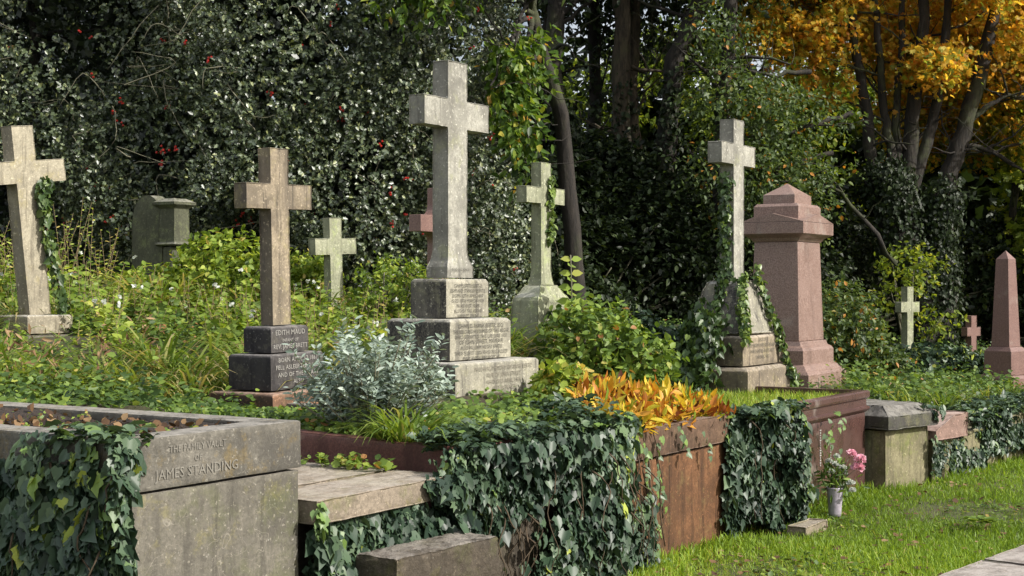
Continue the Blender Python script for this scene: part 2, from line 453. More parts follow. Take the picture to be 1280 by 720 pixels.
# ------------------------------------------------------------------ leaves
def half_pair(right):
    """right: outline points (x, y, z) from base to tip on the +x side -> template of two folded halves"""
    n = len(right)
    v = list(right) + [(-x, y, z) for x, y, z in right[1:-1]]
    f1 = list(range(n))
    f2 = [0] + [n - 1] + list(range(n + len(right) - 3, n - 1, -1))
    return np.array(v, float), [f1, f2]

T = {}
T['oval'] = half_pair([(0, 0, 0), (.24, .28, .06), (.22, .62, .05), (0, 1, -.08)])
T['round'] = half_pair([(0, 0, 0), (.36, .2, .05), (.4, .6, .04), (0, 1, -.06)])
T['narrow'] = half_pair([(0, 0, 0), (.12, .35, .03), (.10, .7, .02), (0, 1, -.06)])
T['holly'] = half_pair([(0, 0, 0), (.24, .12, .10), (.17, .32, -.03), (.30, .5, .10), (.14, .74, -.02), (0, 1.05, -.04)])
T['ivy'] = half_pair([(0, .05, 0), (.20, -.10, .05), (.48, .16, -.03), (.33, .33, .08), (.36, .50, .03), (.17, .68, .07), (0, 1, -.14)])
T['heart'] = half_pair([(0, .05, 0), (.22, -.08, .03), (.42, .12, .04), (.36, .42, .05), (.15, .75, .02), (0, 1, -.08)])
T['maple'] = half_pair([(0, 0, 0), (.30, -.05, .02), (.55, .25, -.05), (.30, .38, .05), (.42, .72, -.03), (.14, .66, .04), (0, 1, -.08)])
T['quad'] = (np.array([(0, 0, 0), (.34, .5, .06), (0, 1, 0), (-.34, .5, .06)], float), [[0, 1, 2, 3]])
T['blade'] = (np.array([(-.035, 0, 0), (.035, 0, 0), (.03, .4, .05), (-.03, .4, .05), (.018, .75, .16), (-.018, .75, .16), (0, 1, .34)], float),
              [[0, 1, 2, 3], [3, 2, 4, 5], [5, 4, 6]])
T['bent'] = (np.array([(-.02, 0, 0), (.02, 0, 0), (.02, .4, .06), (-.02, .4, .06), (.016, .7, .26), (-.016, .7, .26), (.01, .86, .5), (-.01, .86, .5), (0, .9, .75)], float),
             [[0, 1, 2, 3], [3, 2, 4, 5], [5, 4, 6, 7], [7, 6, 8]])
T['strap'] = (np.array([(0, 0, 0), (.07, .25, .03), (.15, .55, .07), (.12, .8, .15), (0, 1, .30), (-.12, .8, .15), (-.15, .55, .07), (-.07, .25, .03), (0, .55, -.01)], float),
              [[0, 1, 8], [1, 2, 8], [2, 3, 4, 8], [4, 5, 6, 8], [6, 7, 8], [7, 0, 8]])

def taper(pts, r0, r1):
    n = len(pts)
    return [r0 + (r1 - r0) * (i / (n - 1)) ** .8 for i in range(n)]

def unit(a):
    return a / np.maximum(np.linalg.norm(a, axis=-1, keepdims=True), 1e-9)

def rnd_dirs(n):
    return unit(rng.normal(size=(n, 3)))

class Leaves:
    """collects leaf placements, builds one mesh"""
    def __init__(self): self.V = []; self.F = []; self.T = []; self.n = 0
    def add(self, tmpl, P, Y, Nn, size, tone, wide=1.0):
        tv, tf = T[tmpl]
        P = np.asarray(P, float); k = len(P)
        if k == 0: return
        Y = unit(np.asarray(Y, float)); X = unit(np.cross(Y, Nn)); Z = np.cross(X, Y)
        s = np.broadcast_to(np.asarray(size, float), (k,))[:, None, None]
        wd = np.broadcast_to(np.asarray(wide, float), (k,))[:, None, None]
        v = P[:, None, :] + s * (wd * tv[None, :, 0:1] * X[:, None, :] + tv[None, :, 1:2] * Y[:, None, :] + tv[None, :, 2:3] * Z[:, None, :])
        nv = len(tv)
        self.V.append(v.reshape(-1, 3))
        base = self.n + np.arange(k)[:, None] * nv
        for f in tf:
            self.F.append(base + np.array(f)[None, :])
            self.T.append(np.clip(np.asarray(tone, float), 0, 1))
        self.n += k * nv
    def build(self, name, mat, parent=None, label=None):
        if not self.V: return None
        V = np.concatenate(self.V)
        me = bpy.data.meshes.new(name)
        nl = sum(f.size for f in self.F); npol = sum(f.shape[0] for f in self.F)
        loops = np.concatenate([f.reshape(-1) for f in self.F]).astype(np.int32)
        cnt = np.concatenate([np.full(f.shape[0], f.shape[1]) for f in self.F])
        start = np.concatenate([[0], np.cumsum(cnt)[:-1]]).astype(np.int32)
        if parent is not None:
            mi = np.array(parent.matrix_world_inv) if hasattr(parent, 'matrix_world_inv') else None
            loc = np.array(parent.location); rz = parent.rotation_euler.z
            V = V - loc
            c, s_ = math.cos(-rz), math.sin(-rz)
            V = np.stack([V[:, 0] * c - V[:, 1] * s_, V[:, 0] * s_ + V[:, 1] * c, V[:, 2]], 1)
        me.vertices.add(len(V)); me.loops.add(nl); me.polygons.add(npol)
        me.vertices.foreach_set('co', V.astype(np.float32).ravel())
        me.loops.foreach_set('vertex_index', loops)
        me.polygons.foreach_set('loop_start', start)
        a = me.attributes.new('tone', 'FLOAT', 'FACE')
        a.data.foreach_set('value', np.concatenate(self.T).astype(np.float32))
        me.update(calc_edges=True)
        return link(name, me, mat, parent, label)

def tubes(paths, name, mat, parent=None, seg=6, wob=0.0, world=True):
    """paths: list of (points, radii) -> one mesh of tapered tubes"""
    V = []; F = []
    off = 0
    for pts, rad in paths:
        pts = [Vector(p) for p in pts]
        for i, p in enumerate(pts):
            d = (pts[min(i + 1, len(pts) - 1)] - pts[max(i - 1, 0)]).normalized()
            up = Vector((0, 0, 1)) if abs(d.z) < .8 else Vector((0, 1, 0))
            a = d.cross(up).normalized(); b = d.cross(a)
            for k in range(seg):
                an = 2 * math.pi * k / seg
                r = rad[i] * (1 + wob * math.sin(3.1 * k + i * 1.3) + wob * .6 * math.sin(1.7 * i + k * 5))
                V.append(p + (a * math.cos(an) + b * math.sin(an)) * r)
        for i in range(len(pts) - 1):
            for k in range(seg):
                k2 = (k + 1) % seg
                F.append((off + i * seg + k, off + i * seg + k2, off + (i + 1) * seg + k2, off + (i + 1) * seg + k))
        F.append(tuple(off + (len(pts) - 1) * seg + k for k in range(seg)))
        off += len(pts) * seg
    if parent is not None and world:
        inv = Matrix.LocRotScale(parent.location, parent.rotation_euler, None).inverted()
        V = [inv @ v for v in V]
    me = bpy.data.meshes.new(name)
    me.from_pydata([tuple(v) for v in V], [], F)
    me.polygons.foreach_set('use_smooth', [True] * len(me.polygons))
    return link(name, me, mat, parent)

def smooth_path(pts, n=4, jit=0.0):
    """Catmull-Rom through the points"""
    P = [Vector(p) for p in pts]
    out = []
    for i in range(len(P) - 1):
        p0, p1, p2, p3 = P[max(i - 1, 0)], P[i], P[i + 1], P[min(i + 2, len(P) - 1)]
        for k in range(n):
            t = k / n
            q = .5 * ((2 * p1) + (p2 - p0) * t + (2 * p0 - 5 * p1 + 4 * p2 - p3) * t * t + (3 * p1 - p0 - 3 * p2 + p3) * t ** 3)
            out.append(q + Vector((random.gauss(0, jit), random.gauss(0, jit), random.gauss(0, jit))))
    out.append(P[-1])
    return out

def wave_noise(P, scale, seed=0, n=14):
    r = np.random.default_rng(seed)
    k = unit(r.normal(size=(n, 3))) * (scale * (0.6 + 1.2 * r.random((n, 1))))
    ph = r.random(n) * 6.28
    return np.sin(P @ k.T + ph).sum(1) / math.sqrt(n)

def blob_points(n, blobs, shell=.45, gap=.0, gscale=2.2, seed=1, face=None):
    """n points in the outer shells of ellipsoids (cx, cy, cz, rx, ry, rz); returns points and outward directions"""
    B = np.array(blobs, float)
    wgt = (B[:, 3] * B[:, 4] + B[:, 3] * B[:, 5] + B[:, 4] * B[:, 5]); wgt /= wgt.sum()
    m = int(n * (1.6 if gap else 1.05)) + 20
    m = int(m * (1.7 if face is not None else 1))
    i = rng.choice(len(B), m, p=wgt)
    d = rnd_dirs(m)
    r = 1 - shell * rng.random(m) ** 1.6
    bump = 1 + .16 * wave_noise(B[i, :3] + d * B[i, 3:6], 2.6, seed + 5)
    P = B[i, :3] + d * B[i, 3:6] * (r * bump)[:, None]
    keep = np.ones(m, bool)
    for q in range(len(B)):          # drop what is deep inside another lobe
        e = (((P - B[q, :3]) / B[q, 3:6]) ** 2).sum(1)
        keep &= (e > (1 - shell) ** 2 * .7)
    if face is not None:
        keep &= (d @ np.array(face)) > -.25 - .5 * rng.random(m)
    if gap:
        keep &= wave_noise(P, gscale, seed) > (-1.2 + 1.4 * gap)
    P, d = P[keep][:n], d[keep][:n]
    return P, d

def sprays(L, tmpl, P, D, k, length, size, tones, spread=.9, droop=.0, upn=.6, wide=1.0, twigs=None, jn=.5, nout=None, no=.0):
    """twigs at P along D, k leaves each"""
    m = len(P)
    D = unit(D)
    for j in range(k):
        t = (j + .5) / k
        ln = length * (.6 + .8 * rng.random(m))
        Q = P + D * (ln * t)[:, None] + np.array([0, 0, -1.0]) * (droop * t * t * ln)[:, None]
        rd = unit(np.cross(D, rnd_dirs(m)))
        Y = unit(D * (1 - spread * .6) + rd * spread + np.array([0, 0, -droop]))
        Nn = np.array([0, 0, upn]) + rng.normal(size=(m, 3)) * jn
        if nout is not None: Nn = Nn + nout * no
        sz = size * (.65 + .6 * rng.random(m))
        tn = tones(m) if callable(tones) else np.full(m, tones)
        L.add(tmpl, Q, Y, Nn, sz, tn, wide)

def tone_norm(a, b):
    return lambda m: rng.normal(a, b, m)
def tone_pow(p):
    return lambda m: rng.random(m) ** p

# ================================================================== THE SETTING
def sheet(name, verts, faces, mat, kind='structure', parent=None):
    me = bpy.data.meshes.new(name); me.from_pydata(verts, [], faces)
    o = link(name, me, mat, parent)
    if kind: o['kind'] = kind
    return o

# lawn: one sheet to the horizon, finer near the camera
xs = np.concatenate([[-400, -80, -25], np.arange(-10, 14.1, .25), [30, 90, 400]])
ys = np.concatenate([[-200, -40, -5], np.arange(2, 22.1, .25), [35, 70, 140, 500]])
gx, gy = np.meshgrid(xs, ys)
pz = np.stack([gx.ravel(), gy.ravel(), np.zeros(gx.size)], 1)
gz = .018 * wave_noise(pz, 1.6, 3) - .02
gz = np.where((np.abs(gx.ravel()) > 14) | (gy.ravel() > 24), -.02, gz)
nx, ny = len(xs), len(ys)
fc = [(j * nx + i, j * nx + i + 1, (j + 1) * nx + i + 1, (j + 1) * nx + i) for j in range(ny - 1) for i in range(nx - 1)]
lawn = sheet('ground', np.stack([gx.ravel(), gy.ravel(), gz], 1).tolist(), fc, M['lawn'])
lawn.data.polygons.foreach_set('use_smooth', [True] * len(fc))

def lawn_z(P2):
    p = np.concatenate([P2, np.zeros((len(P2), 1))], 1)
    return .018 * wave_noise(p, 1.6, 3) - .02

# raised bank behind the front row
xs = np.concatenate([np.arange(-14, 14.1, .16), np.arange(15, 60, 2.0)])
ys = np.concatenate([np.arange(3.4, 22.1, .16), np.arange(23, 90, 2.0)])
gx, gy = np.meshgrid(xs, ys)
hz = bank_z(gx, gy)
pz = np.stack([gx.ravel(), gy.ravel(), np.zeros(gx.size)], 1)
hz = hz + (.035 * wave_noise(pz, 2.2, 9)).reshape(hz.shape)
sd = behind(gx, gy)
tt, bb = rc_inv(gx, gy)
hz = np.where((tt > -4.1) & (tt < -3.25) & (bb < 2.5), .7, hz)
hz = np.where((tt > -3.3) & (tt < -2.1) & (bb < 2.6), np.minimum(hz, .6), hz)
hz = np.where((tt > -2.2) & (tt < -1.0) & (bb < 2.2), np.minimum(hz, .80), hz)
hz = np.where((tt > -1.0) & (tt < 1.1) & (bb < 1.35), np.minimum(hz, .70), hz)
hz = np.where((tt > 1.1) & (tt < 3.75) & (bb < 2.05), np.minimum(hz, .66), hz)
t2_ = (gx - ROW2.x) * AX2.x + (gy - ROW2.y) * AX2.y
b2_ = (gx - ROW2.x) * BX2.x + (gy - ROW2.y) * BX2.y
hz = np.where((t2_ > -.1) & (t2_ < 1.0) & (b2_ < 1.45) & (b2_ > 0), np.minimum(hz, .4), hz)
hz = np.where(sd < .28, -.4, hz)
hz = np.where((tt < -4.02) & (bb < 2.75), -.4, hz)
hz = np.where(gx > 13, hz - .0, hz)
nx, ny = len(xs), len(ys)
fc = [(j * nx + i, j * nx + i + 1, (j + 1) * nx + i + 1, (j + 1) * nx + i) for j in range(ny - 1) for i in range(nx - 1)]
bank = sheet('bank_terrain', np.stack([gx.ravel(), gy.ravel(), hz.ravel()], 1).tolist(), fc, M['bank'])
bank.data.polygons.foreach_set('use_smooth', [True] * len(fc))

# stone path at the lower right: big worn slabs
_pd = Vector((.65, .76, 0)).normalized(); _pn = Vector((_pd.y, -_pd.x, 0))
path = bpy.data.objects.new('path', None); COL.objects.link(path); path['kind'] = 'structure'
path.location = (2.52, 8.12, 0); path.rotation_euler = (0, 0, math.atan2(_pd.y, _pd.x))
u = -4.0
while u < 9:
    ln = random.uniform(.55, .95)
    for row in range(3):
        sh = random.uniform(-.1, .1)
        def f(bm, u=u, ln=ln, row=row):
            j = lambda: random.uniform(-.012, .012)
            loft(bm, [(u + .01 + j(), u + ln - .01 + j(), -.62 * (row + 1) + .01 + j(), -.62 * row - .01 + j() * 2, -.08), (u + .012, u + ln - .012, -.62 * (row + 1) + .012, -.62 * row - .012, .035 + j() * .5)])
        o = stone('paving_slab', f, M['pave'], path, bev=.012, wear=.012, step=.25, sub=2)
    u += ln

# ================================================================== FRONT ROW
# --- family vault on the left
vault = thing('family_vault', 'grey stone family vault with an inscribed cap and soil-filled top, ivy on its corner', 'tomb', RC(-4.126, 0), RZ)
VW, VD = .896, 2.7
stone('vault_body', lambda bm: loft(bm, [(0.008, VW - .008, .008, VD, -.1), (.008, VW - .008, .008, VD, .878)]), M['vault'], vault, bev=.008, wear=.005)
stone('coping', lambda bm: frame_ring(bm, 0, VW, 0, VD, .882, 1.075, .16), M['vault_cap'], vault, bev=.012, wear=.004)
def soilf(x0, x1, y0, y1, z, amp, name, parent, mat=M['soil'], step=.035):
    bx = np.arange(x0, x1 + step, step); by = np.arange(y0, y1 + step, step)
    gx, gy = np.meshgrid(bx, by)
    p = np.stack([gx.ravel(), gy.ravel(), gx.ravel() * 0], 1)
    z_ = z + amp * wave_noise(p, 7, 2) + amp * .8 * wave_noise(p, 30, 5) + amp * .5 * rng.random(len(p))
    n1, n2 = len(bx), len(by)
    me = bpy.data.meshes.new(name)
    me.from_pydata(np.stack([np.minimum(p[:, 0], x1), np.minimum(p[:, 1], y1), z_], 1).tolist(), [], [(j * n1 + i, j * n1 + i + 1, (j + 1) * n1 + i + 1, (j + 1) * n1 + i) for j in range(n2 - 1) for i in range(n1 - 1)])
    return link(name, me, mat, parent)
soilf(.15, VW - .15, .15, VD - .15, 1.04, .016, 'soil_fill', vault)
writing(['THE FAMILY VAULT'], vault, M['letters_mid'], .32, -.0012, 1.012, .036, .04, .29, depth=0)
writing(['OF'], vault, M['letters_mid'], .32, -.0012, .972, .030, .04, .29, depth=0)
writing(['JAMES STANDING'], vault, M['letters_mid'], .32, -.0012, .920, .052, .04, .42, depth=0)

# --- low ledger slab with a crack
ledger = thing('ledger_slab', 'broad flat ledger slab with a crack across it, between the vault and the kerbed plot', 'grave slab', RC(-3.21, 0), RZ)
stone('slab', lambda bm: loft(bm, [(0, .97, -.06, .30, .65), (0, .97, -.06, .285, .755)]), M['slab'], ledger, bev=.010, wear=.010, label='front piece of the cracked slab')
stone('slab', lambda bm: loft(bm, [(0, .97, .318, 2.0, .65), (0, .97, .305, 2.0, .757)]), M['slab'], ledger, bev=.010, wear=.009, label='rear piece of the cracked slab')
stone('support', lambda bm: loft(bm, [(.02, .95, .10, 1.9, -.05), (.02, .95, .10, 1.9, .648)]), M['rough'], ledger, bev=.01, wear=.02)

# --- rough block standing before it
def blk(bm):
    loft(bm, [(.03, .73, 0, .24, -.05), (.02, .745, 0, .25, .3), (.03, .73, .0, .24, .525)])
block = thing('stone_block', 'rough weathered stone block lying in front of the ivy under the ledger slab', 'stone block', (-.475, 5.72, 0), R(90 - 36))
stone('block', blk, M['rough'], block, bev=.028, wear=.028, ws=.16, step=.07, mid=.6)

# --- kerbed plot
plot = thing('kerbed_plot', 'low grave plot edged with dark red granite kerbs and filled with green ground plants', 'grave plot', RC(-2.13, 0.03), RZ)
def kerbbar(x0, x1, y0, y1, z1, z2, zb=.55):
    def f(bm):
        xx = (x0, x1); yy = (y0, y1)
        v = [bm.verts.new(p) for p in ((x0, y0, zb), (x1, y0, zb), (x1, y1, zb), (x0, y1, zb), (x0, y0, z1), (x1, y0, z1), (x1, y1, z2), (x0, y1, z2))]
        for q in ((3, 2, 1, 0), (4, 5, 6, 7), (0, 1, 5, 4), (1, 2, 6, 5), (2, 3, 7, 6), (3, 0, 4, 7)): bm.faces.new([v[i] for i in q])
    return f
stone('side_kerb', kerbbar(0, .10, .0, 2.2, .86, .93), M['kerb'], plot, bev=.02, wear=.008)
stone('side_kerb', kerbbar(1.05, 1.15, .0, 2.2, .88, .92), M['vault_cap'], plot, bev=.02, wear=.01, label='paler kerb on the far side')
stone('front_kerb', kerbbar(.105, 1.045, .0, .11, .86, .865, .66), M['kerb'], plot, bev=.02, wear=.01)
stone('front_wall', kerbbar(.0, 1.15, .03, .20, .655, .655, -.05), M['rough'], plot, bev=.01, wear=.01)
soilf(.10, 1.06, .1, 2.2, .83, .01, 'soil_fill', plot, M['bank'])

# --- brown sandstone tomb
brown = thing('brown_tomb', 'rust-brown stone tomb chest topped by yellow autumn leaves, between two curtains of ivy', 'tomb', RC(-.95, 0), RZ)
BW = 2.02
stone('chest', lambda bm: loft(bm, [(.02, BW - .02, .02, 1.38, -.1), (.02, BW - .02, .02, 1.38, .606)]), M['brown'], brown, bev=.008, wear=.006)
stone('coping', lambda bm: frame_ring(bm, 0, BW, -.012, 1.40, .612, .795, .17), M['brown_cap'], brown, bev=.014, wear=.01)
soilf(.16, BW - .16, .16, 1.25, .765, .012, 'soil_fill', brown)

# --- red granite tomb with mouldings
red = thing('red_granite_tomb', 'polished red granite tomb with moulded top edge and grass growing inside its open top', 'tomb', RC(1.15, 0), RZ)
RW = 2.57
stone('chest', lambda bm: loft(bm, [(.03, RW - .03, .03, 2.0, -.1), (.03, RW - .03, .03, 2.0, .60)]), M['redgran'], red, bev=.006, wear=0, sub=0)
def redcap(bm):
    prof = [(.025, .603), (.012, .615), (.0, .63), (.0, .645), (.022, .655), (.022, .705), (.004, .72), (.0, .735), (.0, .765), (.012, .776)]
    o = []
    for ins, z in prof:
        o.append([(ins, ins, z), (RW - ins, ins, z), (RW - ins, 2.0 - ins, z), (ins, 2.0 - ins, z)])
    ii = .075
    o.append([(ii, ii, .776), (RW - ii, ii, .776), (RW - ii, 2.0 - ii, .776), (ii, 2.0 - ii, .776)])
    o.append([(ii, ii, .603), (RW - ii, ii, .603), (RW - ii, 2.0 - ii, .603), (ii, 2.0 - ii, .603)])
    L = [[bm.verts.new(p) for p in r] for r in o]
    for k in range(len(L)):
        a, b = L[k], L[(k + 1) % len(L)]
        for q in range(4):
            r = (q + 1) % 4
            bm.faces.new((a[q], a[r], b[r], b[q]))
stone('moulded_rim', redcap, M['redgran'], red, bev=0, wear=0, sub=0, step=.5)
bpy.context.scene.objects['moulded_rim'].data.polygons.foreach_set('use_smooth', [False] * len(bpy.context.scene.objects['moulded_rim'].data.polygons))
soilf(.07, RW - .07, .07, 1.93, .70, .01, 'soil_fill', red, M['bank'])
# letters cut in columns on the front
bm = bmesh.new()
for cx, z0, z1, n_, wv in ((1.52, .27, .55, 15, .012), (1.74, .29, .53, 13, .008)):
    for k in range(n_):
        z = z0 + (z1 - z0) * k / n_
        ww = wv * random.uniform(.5, 1.3)
        loft(bm, [(cx - ww, cx + ww, .0262, .031, z), (cx - ww, cx + ww, .0262, .031, z + .011)])
me = bpy.data.meshes.new('inscription'); bm.to_mesh(me); bm.free()
link('inscription', me, M['letters_pale'], red)

# --- tomb with a dark bevelled lid
lidt = thing('lidded_tomb', 'mossy stone chest tomb with a heavy dark chamfered lid, next to the red granite tomb', 'tomb', ROW2 + AX2 * .13, RZ2)
stone('chest', lambda bm: loft(bm, [(.05, .70, .04, 1.4, -.1), (.05, .70, .04, 1.4, .455)]), M['mossy'], lidt, bev=.012, wear=.016)
stone('lid', lambda bm: loft(bm, [(.0, .76, -.02, 1.5, .458), (.0, .76, -.02, 1.5, .575), (.02, .74, .0, 1.48, .59), (.10, .66, .10, 1.40, .66)]), M['lid'], lidt, bev=.012, wear=.018)

# --- wedge stone and the ruined wall that follows
wedge = thing('wedge_stone', 'sloping pink stone coping on a broken mossy base, between lidded tomb and ivy wall', 'gravestone', RC2(.93, .03), RZ2 + R(4))
def wf(bm):
    pts = [(0, .315), (.60, .315), (.60, .53), (.36, .525), (0, .405)]
    A_ = [bm.verts.new((x, 0, z)) for x, z in pts]; B_ = [bm.verts.new((x, .75, z + .02)) for x, z in pts]
    bm.faces.new(A_); bm.faces.new(B_[::-1])
    for i in range(5):
        j = (i + 1) % 5; bm.faces.new((A_[i], B_[i], B_[j], A_[j]))
stone('coping', wf, M['pinkst'], wedge, bev=.012, wear=.016)
stone('base', lambda bm: loft(bm, [(.02, .60, .05, .9, -.1), (.05, .60, .04, .9, .315)]), M['mossy'], wedge, bev=.02, wear=.04)

wall = thing('retaining_wall', 'low crumbling stone retaining wall draped in ivy at the edge of the grass', 'wall', RC2(1.50, .10), RZ2 + R(5))
u = 0
stonesizes = []
while u < 6.5:
    ln = random.uniform(.5, .95)
    h = random.uniform(.36, .47)
    def f(bm, u=u, ln=ln, h=h):
        loft(bm, [(u + .005, u + ln - .005, .0, .35, -.1), (u + .01, u + ln - .01, .0, .35, h)])
    stone('wall_block', f, M['pinkst'] if random.random() < .3 else M['mossy'], wall, bev=.03, wear=.05, ws=.1)
    u += ln

foot = thing('flat_stone', 'small flat pale stone lying in the grass at the foot of the ivy', 'stone', RC(1.28, -.40, 0), RZ)
stone('stone', lambda bm: loft(bm, [(0, .42, 0, .16, -.05), (.01, .40, .01, .15, .05)]), M['slab'], foot, bev=.015, wear=.02, step=.1)

# ================================================================== MONUMENTS
def cross_parts(t, mat, sw, sd, z0, zt, aw, ad, za0, za1, foot=None, arm_mat=None, wear=.009):
    """upright and the two arms of a Latin cross; centred on the thing"""
    hw, hd = sw / 2, sd / 2
    rings = []
    if foot:                                   # flared foot: (half width, half depth, z) list
        rings += [cl(a, b, z) for a, b, z in foot]
    else:
        rings.append(cl(hw * 1.06, hd * 1.06, z0))
    rings.append(cl(hw, hd, zt))
    def cross_f(bm):
        zb = rings[-2][4] if len(rings) > 1 else z0
        X = (-aw / 2, -hw, hw, aw / 2); Zs = (z0 if not foot else foot[-1][2], za0, za1, zt)
        V = {}
        def g(i, k, f):
            key = (i, k, f)
            if key not in V: V[key] = bm.verts.new((X[i], (-hd, hd)[f], Zs[k]))
            return V[key]
        cells = [(1, 0), (1, 1), (1, 2), (0, 1), (2, 1)]
        for i, k in cells:
            bm.faces.new((g(i, k, 0), g(i + 1, k, 0), g(i + 1, k + 1, 0), g(i, k + 1, 0)))
            bm.faces.new((g(i, k, 1), g(i, k + 1, 1), g(i + 1, k + 1, 1), g(i + 1, k, 1)))
        per = [(1, 0), (2, 0), (2, 1), (3, 1), (3, 2), (2, 2), (2, 3), (1, 3), (1, 2), (0, 2), (0, 1), (1, 1)]
        for q in range(12):
            p_, n_ = per[q], per[(q + 1) % 12]
            if q == 0 and foot: continue
            bm.faces.new((g(*p_, 0), g(*p_, 1), g(*n_, 1), g(*n_, 0)))
        if foot:
            base = [g(1, 0, 0), g(2, 0, 0), g(2, 0, 1), g(1, 0, 1)]
            prev = base
            for w_, d_, z_ in list(foot)[-2::-1]:
                cur = [bm.verts.new(p) for p in ((-w_, -d_, z_), (w_, -d_, z_), (w_, d_, z_), (-w_, d_, z_))]
                for q in range(4):
                    r = (q + 1) % 4
                    bm.faces.new((prev[q], cur[q], cur[r], prev[r]))
                prev = cur
            bm.faces.new(prev)
    stone('cross_body', cross_f, mat, t, bev=.007, wear=wear)

def at_local(px, Y):
    return (px - 640) / 1800 * Y

# --- tall main cross
x, y = -.424, 9.85
g0 = .84
main = thing('cross_monument', 'tallest stone cross, on a three-stepped inscribed base, the steps sooty and painted with shade on one side', 'cross monument', (x, y, 0), RZ)
stone('plinth', lambda bm: loft(bm, [cl(.515, .40, .6), cl(.515, .40, 1.10), cl(.50, .385, 1.117)]), M['soot_shade'], main, wear=.004)
stone('middle_step', lambda bm: loft(bm, [cl(.373, .26, 1.119), cl(.373, .26, 1.375), cl(.35, .24, 1.397)]), M['soot_shade'], main, wear=.004)
stone('upper_step', lambda bm: loft(bm, [cl(.258, .150, 1.399), cl(.258, .150, 1.640), cl(.24, .135, 1.664)]), M['soot_shade'], main, wear=.004)
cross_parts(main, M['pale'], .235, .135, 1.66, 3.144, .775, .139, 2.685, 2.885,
            foot=[(.158, .09, 1.666), (.158, .09, 1.745), (.150, .085, 1.76), (.128, .074, 1.80), (.122, .069, 1.86)])
writing([('CHARLOTTE BERTIE', 1.05), ('EDMUND STANLEY BERTIE', 1.0), 'BORN 12TH APRIL 1867', 'DIED 15TH MARCH 1938', 'IN HIS 81ST YEAR', 'ALSO OF THE ABOVE', 'HARRIET BERTIE'], main, M['letters_dark'], 0, -.153, 1.605, .034, .034, .46)
writing([('CHARLES FRANK BERTIE, ESQ.', 1.1), 'THE BELOVED HUSBAND OF THE ABOVE', 'WHO DEPARTED THIS LIFE JUNE 1901', ('OF JOHN STREET, MAYFAIR', 1.15), 'ALSO WILLIAM HENRY BERTIE', 'THEIR ELDEST SON WHO FELL ASLEEP', 'MARCH 9TH 1889 AGED 40'], main, M['letters_dark'], 0, -.263, 1.335, .036, .036, .68)
writing([('IN LOVING MEMORY OF ANNE BERTIE', 1.0), 'WIFE OF JOHN STREET', 'WHO DIED APRIL 1884', 'REST IN PEACE'], main, M['letters_worn'], .06, -.403, 1.055, .04, .045, .8)
writing([('IN LOVING MEMORY', .9), ('OF', .8)], main, M['letters_dark'], 0, -.093, 1.715, .03, .026, .22)

# --- dark-based cross
x, y = -1.445, 8.95
dark = thing('cross_monument', 'brown stone cross on black stepped base with white lettering, behind the silvery shrub', 'cross monument', (x, y, 0), RZ, ry=R(-1.4))
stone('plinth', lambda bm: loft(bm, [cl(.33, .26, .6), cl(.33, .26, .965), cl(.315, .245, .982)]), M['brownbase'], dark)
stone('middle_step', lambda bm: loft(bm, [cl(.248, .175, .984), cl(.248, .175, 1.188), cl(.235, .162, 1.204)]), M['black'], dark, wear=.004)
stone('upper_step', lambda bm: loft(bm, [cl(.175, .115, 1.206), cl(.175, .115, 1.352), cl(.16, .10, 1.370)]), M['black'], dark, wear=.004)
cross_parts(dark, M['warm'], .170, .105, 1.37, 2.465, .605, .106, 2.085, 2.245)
writing([('EDITH MAUD', 1.1), ('INFANT OF', .7), ('REV. JAMES BRETT', 1.0)], dark, M['letters_pale'], .0, -.117, 1.315, .04, .042, .31)
writing([('BORN APRIL 17 1867', 1.0), ('FELL ASLEEP FEB 9 1867', 1.0), ('AND OF THEIR BABY', 1.0), 'ALSO'], dark, M['letters_pale'], .0, -.177, 1.155, .038, .045, .44)

# --- left leaning cross
x, y = -3.66, 11.05
left = thing('cross_monument', 'leaning pale cross on one weathered block with ivy climbing its side', 'cross monument', (x, y, 0), RZ)
stone('step', lambda bm: loft(bm, [cl(.27, .24, .8), cl(.27, .24, 1.25)]), M['vault'], left)
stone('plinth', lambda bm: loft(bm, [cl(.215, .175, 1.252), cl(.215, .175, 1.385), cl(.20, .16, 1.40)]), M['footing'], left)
lean = bpy.data.objects.new('leaning_cross', None); 
ltop = R(-5.2)
def leaned(o, piv, ang):
    """tip a finished part about a pivot (local z) so that the cross leans"""
    for v in o.data.vertices:
        dz = v.co.z - piv
        c, s_ = math.cos(ang), math.sin(ang)
        xx = v.co.x
        v.co.x = xx * c + dz * s_
        v.co.z = piv + dz * c - xx * s_
n0 = set(bpy.data.objects)
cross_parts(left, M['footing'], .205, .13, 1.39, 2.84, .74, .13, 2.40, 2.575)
for o in set(bpy.data.objects) - n0: leaned(o, 1.39, R(-5.5) * 1.25)
bpy.data.objects.remove(lean)

# --- small white cross
white = thing('cross_monument', 'small lichen-white cross half sunk in weeds, between the brown cross and the tallest cross', 'cross monument', (-1.60, 13.0, 0), RZ)
n0 = set(bpy.data.objects)
cross_parts(white, M['green'], .175, .085, 1.0, 2.235, .58, .085, 1.90, 2.05)
for o in set(bpy.data.objects) - n0: leaned(o, 1.2, R(-2.2))

